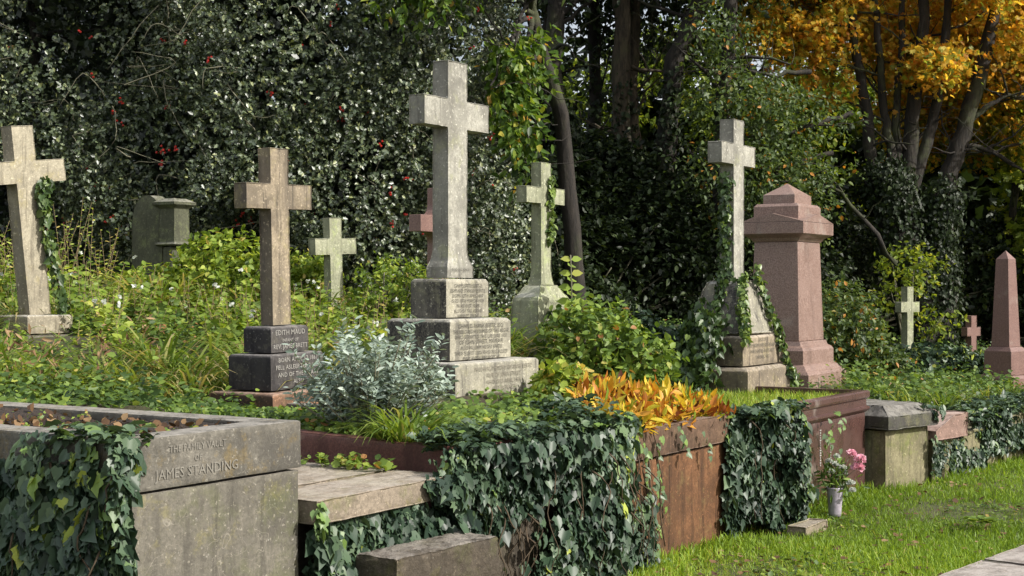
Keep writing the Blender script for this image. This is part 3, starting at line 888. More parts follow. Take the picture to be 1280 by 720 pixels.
# --- rose granite cross with curved inner corners
rose = thing('cross_monument', 'rose-pink granite cross with curved corners, mostly hidden behind the tallest cross', 'cross monument', (-.67, 13.0, 0), RZ)
def rosef(bm):
    pts = []
    def arc(cx, cz, r, a0, a1, n=6):
        for k in range(n + 1):
            a = R(a0 + (a1 - a0) * k / n)
            pts.append((cx + r * math.cos(a), cz + r * math.sin(a)))
    hw, r, az0, az1, L_, top, bot = .075, .10, 2.10, 2.25, .35, 2.50, .9
    pts.append((-hw - .02, bot)); pts.append((hw + .02, bot))
    arc(hw + r, az0 - r, r, 180, 90)
    pts.append((L_, az0)); pts.append((L_, az1))
    arc(hw + r, az1 + r, r, 270, 180)
    pts.append((hw, top)); pts.append((-hw, top))
    arc(-hw - r, az1 + r, r, 0, -90)
    pts.append((-L_, az1)); pts.append((-L_, az0))
    arc(-hw - r, az0 - r, r, 90, 0)
    a = [bm.verts.new((p[0], -.065, p[1])) for p in pts]
    b = [bm.verts.new((p[0], .065, p[1])) for p in pts]
    bm.faces.new(a); bm.faces.new(b[::-1])
    for i in range(len(a)):
        j = (i + 1) % len(a); bm.faces.new((a[i], b[i], b[j], a[j]))
stone('cross', rosef, M['rosegran'], rose, bev=.006, wear=0, sub=0, step=9)
bpy.data.objects['cross'].data.polygons.foreach_set('use_smooth', [False] * len(bpy.data.objects['cross'].data.polygons))

# --- cross 672 on a tapered pedestal
ped = thing('cross_monument', 'grey-green cross on a curved tapering inscribed pedestal, just right of the tallest cross', 'cross monument', (.235, 11.6, 0), RZ)
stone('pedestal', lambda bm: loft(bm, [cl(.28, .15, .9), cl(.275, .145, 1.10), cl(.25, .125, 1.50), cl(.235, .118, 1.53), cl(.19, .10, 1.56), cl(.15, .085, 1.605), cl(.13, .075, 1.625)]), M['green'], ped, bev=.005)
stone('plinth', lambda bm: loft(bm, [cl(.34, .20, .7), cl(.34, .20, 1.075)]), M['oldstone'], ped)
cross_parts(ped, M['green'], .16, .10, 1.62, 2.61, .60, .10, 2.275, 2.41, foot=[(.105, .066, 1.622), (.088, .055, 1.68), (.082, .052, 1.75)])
writing([('IN LOVING', 1.1), ('MEMORY OF', 1.0), 'HENRY JOHN SMITH', 'WHO DIED 19TH', 'MAY 1891', 'AGED 64 YEARS'], ped, M['letters_dark'], 0, -.146, 1.47, .045, .046, .40, rot=(R(87.5), 0, 0))

# --- ivied cross
x, y = 1.735, 11.35
ivc = thing('cross_monument', 'pale cross with ivy up its shaft, on a stepped base, before the pink granite pedestal', 'cross monument', (x, y, 0), RZ)
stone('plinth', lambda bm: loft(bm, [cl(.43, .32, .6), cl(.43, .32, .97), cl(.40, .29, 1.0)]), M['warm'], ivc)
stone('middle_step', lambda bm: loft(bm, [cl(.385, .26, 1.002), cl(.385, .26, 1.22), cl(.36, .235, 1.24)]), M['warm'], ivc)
stone('pedestal', lambda bm: loft(bm, [cl(.345, .235, 1.242), cl(.335, .225, 1.32), cl(.285, .185, 1.44), cl(.235, .155, 1.58), cl(.20, .13, 1.64), cl(.165, .115, 1.665)]), M['soot_shade'], ivc, wear=.02)
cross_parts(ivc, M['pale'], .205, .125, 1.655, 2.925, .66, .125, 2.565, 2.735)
ivc.location = (1.91, 12.5, -.16); ivc.scale = (1.1, 1.1, 1.1)
writing([('ALSO OF', .9), 'EMILY MARY WIFE OF THE ABOVE', 'WHO ENTERED INTO REST', 'JUNE 3RD 1902'], ivc, M['letters_dark'], 0, -.263, 1.19, .038, .045, .6)

# --- small stone post left of it
post = thing('stone_post', 'short grey stone post among ivy left of the ivied cross', 'stone post', (1.50, 12.85, -.16), RZ)
post.scale = (1.1, 1.1, 1.1)
stone('post', lambda bm: loft(bm, [cl(.075, .075, .6), cl(.07, .07, 1.18), cl(.045, .045, 1.21)]), M['oldstone'], post)

# --- pink granite pedestal monument
pk = thing('pedestal_monument', 'tall pink granite pedestal with gabled cap and small pyramid top, behind the ivied cross', 'monument', (2.44, 12.75, 0), RZ)
stone('shaft', lambda bm: loft(bm, [cl(.300, .225, 1.14), cl(.270, .20, 2.0)]), M['pinkgran'], pk, bev=.006, wear=0, sub=0)
stone('base_block', lambda bm: loft(bm, [cl(.47, .375, .6), cl(.47, .375, .86), cl(.45, .355, .885), cl(.44, .345, .89), cl(.40, .31, .93), cl(.375, .29, .94), cl(.375, .29, 1.06), cl(.355, .275, 1.085), cl(.33, .25, 1.10), cl(.315, .24, 1.138)]), M['pinkgran'], pk, bev=.004, wear=0, sub=0)
stone('cornice', lambda bm: loft(bm, [cl(.275, .205, 2.002), cl(.29, .22, 2.02), cl(.30, .23, 2.035), cl(.35, .275, 2.06), cl(.37, .29, 2.07), cl(.37, .29, 2.17)]), M['pinkgran'], pk, bev=.004, wear=0, sub=0)
def gable(bm):
    # low gables on all four sides, meeting the upper block
    W, D, z = .37, .29, 2.1725
    c = [(-W, -D, z), (W, -D, z), (W, D, z), (-W, D, z)]
    m = [(0, -D, z + .075), (W, 0, z + .075), (0, D, z + .075), (-W, 0, z + .075)]
    i = .22; j = .17
    n_ = [(-i, -j, z + .035), (i, -j, z + .035), (i, j, z + .035), (-i, j, z + .035)]
    k = [(0, -j, z + .075), (i, 0, z + .075), (0, j, z + .075), (-i, 0, z + .075)]
    V = [bm.verts.new(p) for p in c + m + n_ + k]
    for a in range(4):
        b = (a + 1) % 4
        bm.faces.new((V[a], V[b], V[4 + a]))
        bm.faces.new((V[a], V[4 + a], V[12 + a], V[8 + a]))
        bm.faces.new((V[4 + a], V[b], V[8 + b], V[12 + a]))
    bm.faces.new([V[0], V[3], V[2], V[1]])
    bm.faces.new([V[8], V[12], V[9], V[13], V[10], V[14], V[11], V[15]])
stone('gable_cap', gable, M['pinkgran'], pk, bev=0, wear=0, sub=0)
stone('top_block', lambda bm: loft(bm, [cl(.27, .205, 2.19), cl(.27, .205, 2.31), cl(.245, .185, 2.335), cl(.20, .145, 2.337), cl(.20, .145, 2.415), cl(.001, .001, 2.525)]), M['pinkgran'], pk, bev=0, wear=0, sub=0)
for o in pk.children: o.data.polygons.foreach_set('use_smooth', [False] * len(o.data.polygons))

pk.location = (2.66, 13.9, -.144); pk.scale = (1.09, 1.09, 1.09)

# --- obelisk
ob = thing('granite_obelisk', 'slender red granite obelisk on a two-stepped base near the frame edge', 'obelisk', (5.66, 16.5, 0), R(90 - 50))
ob['label'] = 'slender red granite obelisk on a two-stepped base, standing above the ivy wall'
stone('shaft', lambda bm: loft(bm, [cl(.115, .115, .93), cl(.078, .078, 1.93), cl(.001, .001, 2.03)]), M['rosegran'], ob, bev=.003, wear=0, sub=0)
stone('plinth', lambda bm: loft(bm, [cl(.175, .175, .61), cl(.17, .17, .88), cl(.13, .13, .928)]), M['rosegran'], ob, bev=.004, wear=0, sub=0)
stone('base', lambda bm: loft(bm, [cl(.235, .235, .2), cl(.235, .235, .575), cl(.21, .21, .608)]), M['rosegran'], ob, bev=.004, wear=0, sub=0)
for o in ob.children: o.data.polygons.foreach_set('use_smooth', [False] * len(o.data.polygons))

# --- small cross under the big tree, small red cross
sg = thing('cross_monument', 'little pale green cross standing before the ivy-covered trunk', 'cross monument', (5.22, 19.0, 0), R(90 - 48))
cross_parts(sg, M['green'], .15, .10, .4, 1.62, .44, .10, 1.28, 1.42)
sr = thing('cross_monument', 'little red granite cross in the shade beside the obelisk', 'cross monument', (6.38, 20.0, 0), R(90 - 50))
cross_parts(sr, M['rosegran'], .14, .10, .3, 1.22, .34, .10, .93, 1.06)

# --- old arched monument in the shade
old = thing('arched_gravestone', 'mossy round-topped gravestone with a corner column, in the shade under the holly', 'gravestone', (-3.50, 14.1, 0), R(-32))
def archf(bm):
    pts = [(-.20, .9), (.22, .9), (.22, 2.12)]
    for k in range(11):
        a = R(10 + 160 * k / 10)
        pts.append((.01 + .20 * math.cos(a), 2.27 + .24 * math.sin(a)))
    pts.append((-.20, 2.12))
    a = [bm.verts.new((p[0], -.12, p[1])) for p in pts]
    b = [bm.verts.new((p[0], .05, p[1])) for p in pts]
    bm.faces.new(a); bm.faces.new(b[::-1])
    for i in range(len(a)):
        j = (i + 1) % len(a); bm.faces.new((a[i], b[i], b[j], a[j]))
stone('slab', archf, M['oldstone'], old, bev=.01, wear=.008, step=9)
stone('column', lambda bm: loft(bm, [cl(.07, .07, .9), cl(.065, .065, 2.0)]), M['oldstone'], old, bev=.02, wear=.004).location = (.285, -.05, 0)
stone('entablature', lambda bm: loft(bm, [cl(.12, .12, 2.0), cl(.14, .14, 2.02), cl(.11, .11, 2.05), cl(.10, .10, 2.36), cl(.15, .15, 2.40), cl(.15, .15, 2.43), cl(.08, .08, 2.47)]), M['oldstone'], old, bev=.005, wear=.008).location = (.285, -.02, 0)

# ------------------------------------------------------------------ flower vase
vase = thing('flower_vase', 'mauve-grey vase of pink and white flowers on the grass by the red granite tomb', 'vase', (2.27, 10.12, 0), 0)
bm = bmesh.new()
prof = [(.0, -.005), (.042, -.005), (.045, .02), (.05, .10), (.058, .19), (.060, .2), (.054, .2), (.048, .17), (0, .165)]
seg = 20
Ls = [[bm.verts.new((r * math.cos(2 * math.pi * k / seg), r * math.sin(2 * math.pi * k / seg), z)) for k in range(seg)] for r, z in prof if r > 0]
for a, b in zip(Ls, Ls[1:]):
    for k in range(seg): bm.faces.new((a[k], a[(k + 1) % seg], b[(k + 1) % seg], b[k]))
bm.faces.new(Ls[0][::-1]); bm.faces.new(Ls[-1])
me = bpy.data.meshes.new('pot'); bm.to_mesh(me); bm.free()
me.polygons.foreach_set('use_smooth', [True] * len(me.polygons))
link('pot', me, M['vase'], vase)
V0 = np.array([2.27, 10.12, .18])
def bloom(center, r, mat, name, parent, n=130):
    L = Leaves()
    d = rnd_dirs(n); d[:, 2] = np.abs(d[:, 2]) * .8
    L.add('round', np.tile(center, (n, 1)) + d * r * .45, d + rng.normal(size=(n, 3)) * .4, rnd_dirs(n), r * (.45 + .4 * rng.random(n)), rng.random(n))
    return L.build(name, mat, parent)
stems = []
for k, (dx, dy, dz, r, c) in enumerate([(.17, -.03, .215, .042, 'p'), (.155, -.02, .155, .048, 'p'), (.12, .02, .25, .036, 'p'), (.10, -.05, .05, .032, 'w'), (.11, -.05, .0, .028, 'w'), (.0, -.02, .18, .028, 'w'), (-.04, .0, .2, .026, 'w'),
                                        (.04, -.04, .16, .03, 'w'), (.06, 0, .12, .03, 'w'), (.02, .03, .23, .024, 'w'), (-.03, -.04, .13, .026, 'w')]):
    c0 = V0 + np.array([dx, dy, dz])
    bloom(c0, r, G['pinkpet'] if c == 'p' else G['whitepet'], 'pink_bloom' if c == 'p' else 'white_bloom', vase)
    stems.append(([tuple(V0 + np.array([dx * .1, 0, -.05])), tuple(V0 + np.array([dx * .5, dy * .5, dz * .6])), tuple(c0)], [.003, .003, .002]))
tubes(stems, 'flower_stems', M['twig'], vase, seg=5)
L = Leaves()
P = V0 + rng.normal(size=(160, 3)) * np.array([.05, .04, .07]) + np.array([0, 0, .08])
L.add('narrow', P, rng.normal(size=(160, 3)) + np.array([0, 0, 1.0]), rnd_dirs(160), .07, rng.random(160) * .8)
L.build('foliage', G['weed'], vase)

# ================================================================== IVY
def ivy_wall(L, frame, t0, t1, z0, z1, n, bulge=.2, b0=0.0, size=.07, edge=.2, seed=0, tones=None, tmpl='ivy', ragged=.5, axis='t', top=.0):
    """leaves over a vertical face: frame(t, b, z) maps to the world; density thins towards ragged edges"""
    t = rng.random(int(n * 1.8)) * (t1 - t0) + t0
    z = z0 + (z1 - z0) * rng.random(len(t))
    q = np.stack([t, z, t * 0], 1)
    e = np.minimum(np.minimum(t - t0, t1 - t) / edge, 1.0)
    e = np.minimum(e, 1.0 - .0 * z)
    if top: e = np.minimum(e, (z1 + top * wave_noise(np.stack([t, t * 0, t * 0], 1), 5, seed + 9) - z) / .08 + .3)
    bot = np.clip((z - z0) / .25, 0, 1)
    keep = (e + ragged * wave_noise(q, 7, seed)) > .25 * rng.random(len(t))
    keep &= (wave_noise(q, 9, seed + 21) > -1.15 + .5 * rng.random(len(t)))
    t, z, e, q = t[keep][:n], z[keep][:n], e[keep][:n], q[keep][:n]
    m = len(t)
    lump = .5 + .45 * wave_noise(q, 4, seed + 1) + .25 * wave_noise(q, 11, seed + 3)
    dep = bulge * np.clip(lump, .05, 1.4) * np.clip(e + .15, 0.15, 1) * (1 - .75 * rng.random(m) ** 1.5)
    P = np.array([frame(a, b0 - d, c) for a, d, c in zip(t, dep, z)])
    out = np.array(frame(0, -1, 0) - frame(0, 0, 0)); along = np.array(frame(1, 0, 0) - frame(0, 0, 0))
    Y = np.array([0, 0, -1.0]) * (.7 + .6 * rng.random((m, 1))) + out * (.15 + .5 * rng.random((m, 1))) + along * rng.normal(0, .8, (m, 1))
    Nn = out * 1.0 + np.array([0, 0, .5]) + rng.normal(size=(m, 3)) * .58
    tn = tones(m) if tones else rng.random(m) * .85 + (rng.random(m) > .96) * .3
    sz = size * (.40 + 1.0 * rng.random(m) ** 1.4) * (1 + .22 * wave_noise(q, 3.5, seed + 41))
    tn = tn + .16 * wave_noise(q, 6, seed + 31)
    for tm_, mk in ((tmpl, rng.random(m) < .7), ('heart', None), ('maple', None)):
        if mk is None:
            sel = rest & (rng.random(m) < .6) if tm_ == 'heart' else rest & ~prev_
        else:
            sel = mk
        L.add(tm_, P[sel], Y[sel], Nn[sel], sz[sel] * (.8 if tm_ == 'maple' else 1), tn[sel])
        if mk is not None: rest = ~mk; prev_ = np.zeros(m, bool)
        else: prev_ = sel

def runners(frame, t0, t1, z0, z1, n, parent, dep=.2, b0=0.0):
    out = []
    for k in range(n):
        t = random.uniform(t0, t1); z = random.uniform(z0 + .35 * (z1 - z0), z1); b = b0 - random.uniform(.3, 1) * dep
        p = [frame(t, b * .5, z)]
        while z > z0 + .05 and len(p) < 12:
            z -= random.uniform(.05, .12); t += random.gauss(0, .035); b += random.gauss(0, .02)
            p.append(frame(t, min(b, b0 - .01), z))
        p = smooth_path(p, 3, .003)
        out.append((p, taper(p, .005, .0015) if len(p) > 1 else [.004]))
    return tag(tubes([q for q in out if len(q[0]) > 1], 'runners', M['vine'], parent, seg=5), kind='stuff')

def ivy_top(L, frame, t0, t1, b0, b1, z, n, size=.06, h=.08, seed=0, tones=None, tmpl='ivy'):
    t = rng.random(n) * (t1 - t0) + t0; b = rng.random(n) * (b1 - b0) + b0
    P = np.array([frame(a, c, z + h * rng.random()) for a, c in zip(t, b)])
    Y = rng.normal(size=(n, 3)) * np.array([1, 1, .25]); Nn = np.array([0, 0, 1.0]) + rng.normal(size=(n, 3)) * .4
    tn = tones(n) if tones else .25 + .7 * rng.random(n)
    L.add(tmpl, P, Y, Nn, size * (.6 + .7 * rng.random(n)), tn)

# main curtain between the slab and the brown tomb
ivy1 = thing('ivy', 'large dark ivy curtain over the kerbed plot and near end of the brown tomb', 'ivy', RC(-1.2, -.1), 0, 'ivy over the tombs')
L = Leaves()
ivy_wall(L, RC, -2.35, -.40, 0.0, .87, 4700, bulge=.21, size=.062, edge=.7, seed=4, top=.10, ragged=.95)
ivy_wall(L, RC, -.8, -.12, 0.0, .42, 520, bulge=.16, size=.06, edge=.3, seed=18, ragged=1.0)
ivy_wall(L, RC, -2.25, -.6, .55, .88, 1000, bulge=.16, size=.066, edge=.3, seed=14, top=.05)
ivy_wall(L, RC, -2.4, -.1, 0.0, .86, 360, bulge=.10, size=.055, edge=.2, seed=16, ragged=1.4)
ivy_top(L, RC, -2.2, -1.5, -.12, .22, .84, 420, .06, .10)
ivy_top(L, RC, -1.6, -.55, -.10, .10, .84, 420, .06, .07)
ivy_top(L, RC, -1.15, -.7, -.08, .30, .84, 260, .06, .16)
ivy_wall(L, RC, -.75, -.38, .45, .88, 260, bulge=.16, size=.07, edge=.25, seed=15)
L.build('leaves', G['ivy'], ivy1)
st = []
for k in range(16):
    t = random.uniform(-.8, -.15); z = random.uniform(.55, .85)
    p = [RC(t, -.03, z)]
    for j in range(6): p.append(p[-1] + AX * random.uniform(-.01, .05) + Vector((0, 0, -random.uniform(.05, .13))))
    st.append((p, [.004] * len(p)))
tubes(st, 'stems', M['vine'], ivy1, seg=5)
runners(RC, -2.2, -.4, .1, .85, 34, ivy1, .20)
# trailing strands over the brown face
L = Leaves()
for (t, z, dt, n_) in ((-.32, .72, .05, 12), (-.25, .36, .12, 9), (.12, .78, .12, 7), (-.15, .74, -.03, 9), (.46, .72, .1, 5), (-.30, .5, .14, 10), (-.22, .16, .2, 9), (-.12, .5, .05, 8)):
    for j in range(n_):
        f_ = j / n_
        P = np.array([RC(t + dt * f_ + random.gauss(0, .012), -.035 - .02 * random.random(), max(.02, z - .5 * f_ * (.7 if n_ > 8 else .4)))])
        L.add('ivy', P, np.array([[random.gauss(.2, .4), 0, -1]]), np.array([[.84, -.54, .3]]) + rng.normal(size=(1, 3)) * .25, random.uniform(.035, .06), np.array([.75 + .2 * random.random()]))
L.build('trailing_leaves', G['ivy'], ivy1)

# under the ledger slab and round the block
ivy2 = thing('ivy', 'dark ivy filling the shadow beneath the ledger slab, around the rough block', 'ivy', RC(-2.7, 0), 0, 'ivy over the tombs')
L = Leaves()
ivy_wall(L, RC, -3.22, -2.1, 0.0, .66, 2600, bulge=.22, size=.075, edge=.15, seed=21)
ivy_wall(L, RC, -3.27, -3.05, 0.0, .60, 500, bulge=.14, size=.08, edge=.1, seed=22)
ivy_wall(L, RC, -3.27, -3.14, .62, .76, 26, bulge=.06, b0=-.05, size=.055, edge=.06, seed=23, tones=lambda m: .93 + .08 * rng.random(m))
ivy_wall(L, RC, -2.5, -2.15, .45, .76, 300, bulge=.14, b0=-.04, size=.07, edge=.15, seed=24)
L.build('leaves', G['ivy'], ivy2)

# on the corner of the vault
ivy3 = thing('ivy', 'thick ivy spilling down the near corner of the family vault', 'ivy', RC(-4.1, 0), 0, 'ivy over the tombs')
FL = lambda t, b, z=0.0: RC(-4.126 + b, t, z)          # left face: t runs back along the face
L = Leaves()
ivy_wall(L, FL, .0, 1.35, 0.0, .84, 3000, bulge=.12, size=.08, edge=.2, seed=36, top=.12)
ivy_wall(L, FL, .0, .80, 0.0, .97, 2100, bulge=.12, size=.082, edge=.25, seed=31)
ivy_wall(L, RC, -4.27, -4.14, 0.0, .72, 260, bulge=.06, size=.08, edge=.08, seed=32)
ivy_wall(L, FL, -.05, .62, .72, 1.08, 240, bulge=.09, size=.06, edge=.2, seed=33, tones=lambda m: .45 + .48 * rng.random(m) ** 2)
ivy_wall(L, RC, -4.22, -4.11, .62, 1.08, 110, bulge=.06, size=.06, edge=.08, seed=34, tones=lambda m: .35 + .6 * rng.random(m) ** 1.4)
ivy_top(L, RC, -4.18, -4.02, -.02, .40, 1.06, 95, .06, .05, tones=lambda m: .5 + .45 * rng.random(m))
L.build('leaves', G['ivy'], ivy3)
runners(FL, .05, .9, .4, 1.0, 12, ivy3, .08)

# curtain on the red granite tomb
ivy4 = thing('ivy', 'tall bulging ivy curtain between the brown tomb and the red granite tomb', 'ivy', RC(1.7, -.1), 0, 'ivy over the tombs')
L = Leaves()
ivy_wall(L, RC, .86, 2.08, 0.0, .82, 4300, bulge=.27, size=.064, edge=.5, seed=41, top=.06, ragged=.75)
ivy_wall(L, RC, 1.0, 1.98, .45, .80, 1000, bulge=.20, size=.062, edge=.3, seed=42, top=.05)
ivy_wall(L, RC, .78, 2.25, 0.0, .80, 420, bulge=.10, size=.05, edge=.2, seed=46, ragged=1.4)
ivy_top(L, RC, .98, 1.9, -.18, .08, .76, 700, .055, .05)
for (t, z) in ((2.65, .5), (2.75, .42), (2.85, .6), (2.62, .12), (2.9, .05), (3.02, .03), (2.8, .10), (2.7, .3), (2.78, .22)):
    n_ = 7
    P = np.array([RC(t - .18 + random.gauss(0, .04), -.05 - .1 * random.random(), max(.02, z + random.gauss(0, .06))) for _ in range(n_)])
    L.add('ivy', P, rng.normal(size=(n_, 3)) + np.array([0, 0, -1]), np.array([.84, -.54, .5]) + rng.normal(size=(n_, 3)) * .3, .05, .8 + .15 * rng.random(n_))
L.build('leaves', G['ivy'], ivy4)
runners(RC, .95, 2.0, .05, .8, 24, ivy4, .20)

# on the retaining wall and the wedge
ivy5 = thing('ivy', 'ragged ivy sheet tumbling over the low retaining wall', 'ivy', RC2(2.5, 0), 0, 'ivy over the tombs')
WL = lambda t, b, z=0.0: RC2(t, b + .02 + max(0, t) * .09, z)
L = Leaves()
ivy_wall(L, WL, 1.35, 6.5, .12, .52, 5200, bulge=.22, size=.062, edge=.3, seed=51, ragged=.8)
ivy_wall(L, WL, 1.25, 2.2, .02, .45, 500, bulge=.12, size=.06, edge=.2, seed=52, ragged=1.0)
ivy_top(L, WL, 1.45, 6.5, -.15, .55, .45, 2600, .06, .09)
L.build('leaves', G['ivy'], ivy5)
ivy6 = thing('ivy', 'thin ivy creeping up between the lidded tomb and the pink sloping stone', 'ivy', RC2(.8, 0), 0, 'ivy over the tombs')
L = Leaves()
ivy_wall(L, RC2, .80, .97, .05, .62, 230, bulge=.10, size=.05, edge=.1, seed=61, ragged=.8)
ivy_wall(L, RC2, .9, 1.35, .10, .32, 160, bulge=.07, size=.05, edge=.1, seed=62, ragged=.9)
ivy_top(L, RC2, .62, .90, -.02, .8, .60, 90, .045, .03)
L.build('leaves', G['ivy'], ivy6)

def climb(L, pts, n, r, size, tones, tmpl='ivy', face=(.5, -.8, .2)):
    """leaves hugging a polyline"""
    pts = [Vector(p) for p in pts]
    k = rng.random(n) * (len(pts) - 1)
    i = k.astype(int); f = k - i
    A = np.array([tuple(p) for p in pts])
    P = A[i] * (1 - f)[:, None] + A[i + 1] * f[:, None]
    d = rnd_dirs(n); fd = unit(np.array([face]))[0]
    d = unit(d + fd * .8)
    P = P + d * (r * (.6 + .5 * rng.random(n)))[:, None]
    L.add(tmpl, P, np.array([0, 0, -.9]) + rng.normal(size=(n, 3)) * .5, d + rng.normal(size=(n, 3)) * .3, size * (.6 + .7 * rng.random(n)), tones(n))

# climber on the left cross
iv = thing('ivy', 'slender pale ivy strand climbing the leaning cross', 'ivy', (-3.5, 10.9, 1.3), 0, 'ivy on the crosses')
L = Leaves()
p0 = Vector((-3.66, 11.05, 0))
strand = [p0 + AX * .21 + BX * -.09 + Vector((0, 0, 1.30)), p0 + AX * .13 + BX * -.09 + Vector((0, 0, 1.7)), p0 + AX * .04 + BX * -.09 + Vector((0, 0, 2.0)), p0 + AX * -.02 + BX * -.09 + Vector((0, 0, 2.34)), p0 + AX * .03 + BX * -.09 + Vector((0, 0, 2.42))]
climb(L, strand, 230, .055, .06, tone_norm(.5, .25))
climb(L, [strand[0] + AX * .1 - Vector((0, 0, .2)), strand[0]], 80, .1, .06, tone_norm(.5, .25))
L.build('leaves', G['ivy_pale'], iv)
tubes([(strand, [.008] * 5)], 'stem', M['vine'], iv, seg=5)
# climber on the cross beside the main one
iv = thing('ivy', 'yellow-green creeper clinging to the grey-green cross', 'ivy', (.25, 11.5, 1.8), 0, 'ivy on the crosses')
L = Leaves()
p0 = Vector((.235, 11.6, 0))
climb(L, [p0 + AX * .05 + BX * -.06 + Vector((0, 0, z)) for z in (1.98, 2.1, 2.3, 2.5)], 110, .035, .05, tone_norm(.85, .15))
climb(L, [p0 + AX * -.24 + BX * -.17 + Vector((0, 0, 1.30)), p0 + AX * -.14 + BX * -.17 + Vector((0, 0, 1.42))], 10, .02, .05, tone_norm(.1, .05))
L.build('leaves', G['ivy_pale'], iv)
# ivied cross
iv = thing('ivy', 'ivy swathing the shaft and pedestal of the cross before the pink granite pedestal', 'ivy', (1.73, 11.3, 1.2), 0, 'ivy on the crosses')
L = Leaves()
p0 = Vector((1.735, 11.35, 0))
lf = p0 - AX * .11
climb(L, [lf + Vector((0, 0, z)) for z in (1.6, 1.9, 2.2, 2.5)], 420, .06, .045, tone_norm(.35, .25), face=(-.6, -.8, 0))
climb(L, [p0 - AX * .3 + Vector((0, 0, 1.0)), p0 - AX * .22 + Vector((0, 0, 1.4)), p0 - AX * .15 + Vector((0, 0, 1.7))], 260, .06, .05, tone_norm(.35, .3), face=(-.6, -.8, .2))
climb(L, [p0 - AX * .50 + BX * .1 + Vector((0, 0, .85)), p0 - AX * .45 + BX * .05 + Vector((0, 0, 1.1)), p0 - AX * .34 + BX * .0 + Vector((0, 0, 1.35))], 1100, .20, .06, tone_norm(.3, .3), face=(-.7, -.6, .3))
climb(L, [p0 + AX * .12 - BX * .13 + Vector((0, 0, 1.75)), p0 + AX * .22 - BX * .18 + Vector((0, 0, 1.5)), p0 + AX * .30 - BX * .24 + Vector((0, 0, 1.28)), p0 + AX * .37 - BX * .28 + Vector((0, 0, 1.05)), p0 + AX * .45 - BX * .34 + Vector((0, 0, .85))], 300, .05, .045, tone_norm(.6, .3), face=(.8, -.5, .4))
climb(L, [p0 - AX * .12 - BX * .12 + Vector((0, 0, 1.7)), p0 - AX * .27 - BX * .2 + Vector((0, 0, 1.4)), p0 - AX * .36 - BX * .27 + Vector((0, 0, 1.2))], 230, .05, .05, tone_norm(.7, .3), face=(.5, -.8, .2))
L.build('leaves', G['ivy_pale'], iv)

iv.location = (1.903, 12.43, 1.16); iv.scale = (1.1, 1.1, 1.1)

# ================================================================== SHRUBS AND PLANTS
# silver shrub
sh = thing('silver_shrub', 'silvery grey-leaved shrub growing in the kerbed plot before the black-based cross', 'shrub', (-.72, 7.35, .84), 0)
L = Leaves(); stv = []
base = Vector((-.72, 7.35, .83))
P = []; D = []
for k in range(190):
    an = random.uniform(0, 6.283); rr = random.random() ** .6
    tip = base + Vector((math.cos(an) * .40 * rr, math.sin(an) * .33 * rr, .10 + (.34 - .16 * rr) * random.uniform(.35, 1.15) + (.14 if random.random() < .15 else 0)))
    mid = base.lerp(tip, .5) + Vector((0, 0, -.03))
    root = base + Vector((math.cos(an) * .12 * rr, math.sin(an) * .12 * rr, 0))
    pth = smooth_path([root, mid, tip], 3)
    stv.append((pth, [.004] * (len(pth) - 1) + [.001]))
    for j, p in enumerate(pth[2:]):
        P.append(p); D.append(tip - mid)
P = np.array([tuple(p) for p in P]); D = unit(np.array([tuple(d) for d in D]) + np.array([0, 0, .3]))
sprays(L, 'narrow', P, D, 9, .08, .046, tone_norm(.5, .28), spread=.8, droop=.15, upn=.3, wide=1.35, nout=np.tile([.4, -.6, .4], (len(P), 1)), no=.5)
L.build('leaves', G['silver'], sh)
tubes(stv, 'stems', M['twig'], sh, seg=4)

# yellow-orange plants on the brown tomb
au = thing('autumn_plants', 'clump of yellow and orange strap-leaved plants growing on the brown tomb', 'plant', RC(-.1, .4, .76), 0)
L = Leaves()
for k in range(640):
    b = random.uniform(.0, 1.05)
    t = random.uniform(-.95 + 1.7 * b, .98)
    if t > .98: continue
    c = RC(t, b, .765)
    m = random.randint(7, 13)
    hh = .17 + .04 * math.sin(t * 5 + 1) + .05 * math.sin(t * 13 + b * 9) - .07 * max(0, t)
    P_ = np.tile(tuple(c), (m, 1)) + rng.normal(size=(m, 3)) * np.array([.03, .03, 0]) + np.array([0, 0, 1]) * (hh * rng.random((m, 1)))
    an = rng.random(m) * 6.283; el = -.3 + 1.6 * rng.random(m)
    Y = np.stack([np.cos(an) * np.cos(el), np.sin(an) * np.cos(el), np.sin(el)], 1)
    Nn = np.stack([-np.cos(an) * np.sin(el), -np.sin(an) * np.sin(el), np.cos(el)], 1) + rng.normal(size=(m, 3)) * .45
    pt_ = .56 + .22 * math.sin(k * 1.7)
    L.add('strap' if k % 3 else 'oval', P_, Y, Nn, .095 * (.45 + .9 * rng.random(m)), np.clip(rng.normal(pt_, .27, m), 0, 1), .6 + .5 * rng.random(m))
L.build('leaves', G['autumn'], au)

# grass tuft drooping over the kerb
def tuft(L, c, r, h, n, tone, tmpl='bent', lean=.5, wide=1.0):
    an = rng.random(n) * 6.283
    rr = r * np.sqrt(rng.random(n))
    P = np.stack([c[0] + rr * np.cos(an), c[1] + rr * np.sin(an), np.full(n, c[2])], 1)
    an2 = an + rng.normal(0, .6, n)
    k = lean * (.3 + .9 * rng.random(n))
    Y = np.stack([np.cos(an2) * k, np.sin(an2) * k, np.ones(n)], 1)
    Nn = -np.stack([np.cos(an2), np.sin(an2), -k * 1.0], 1)
    L.add(tmpl, P, Y, -Nn * np.array([1, 1, -1]), h * (.5 + .7 * rng.random(n)), np.clip(rng.normal(tone, .22, n), 0, 1), wide)

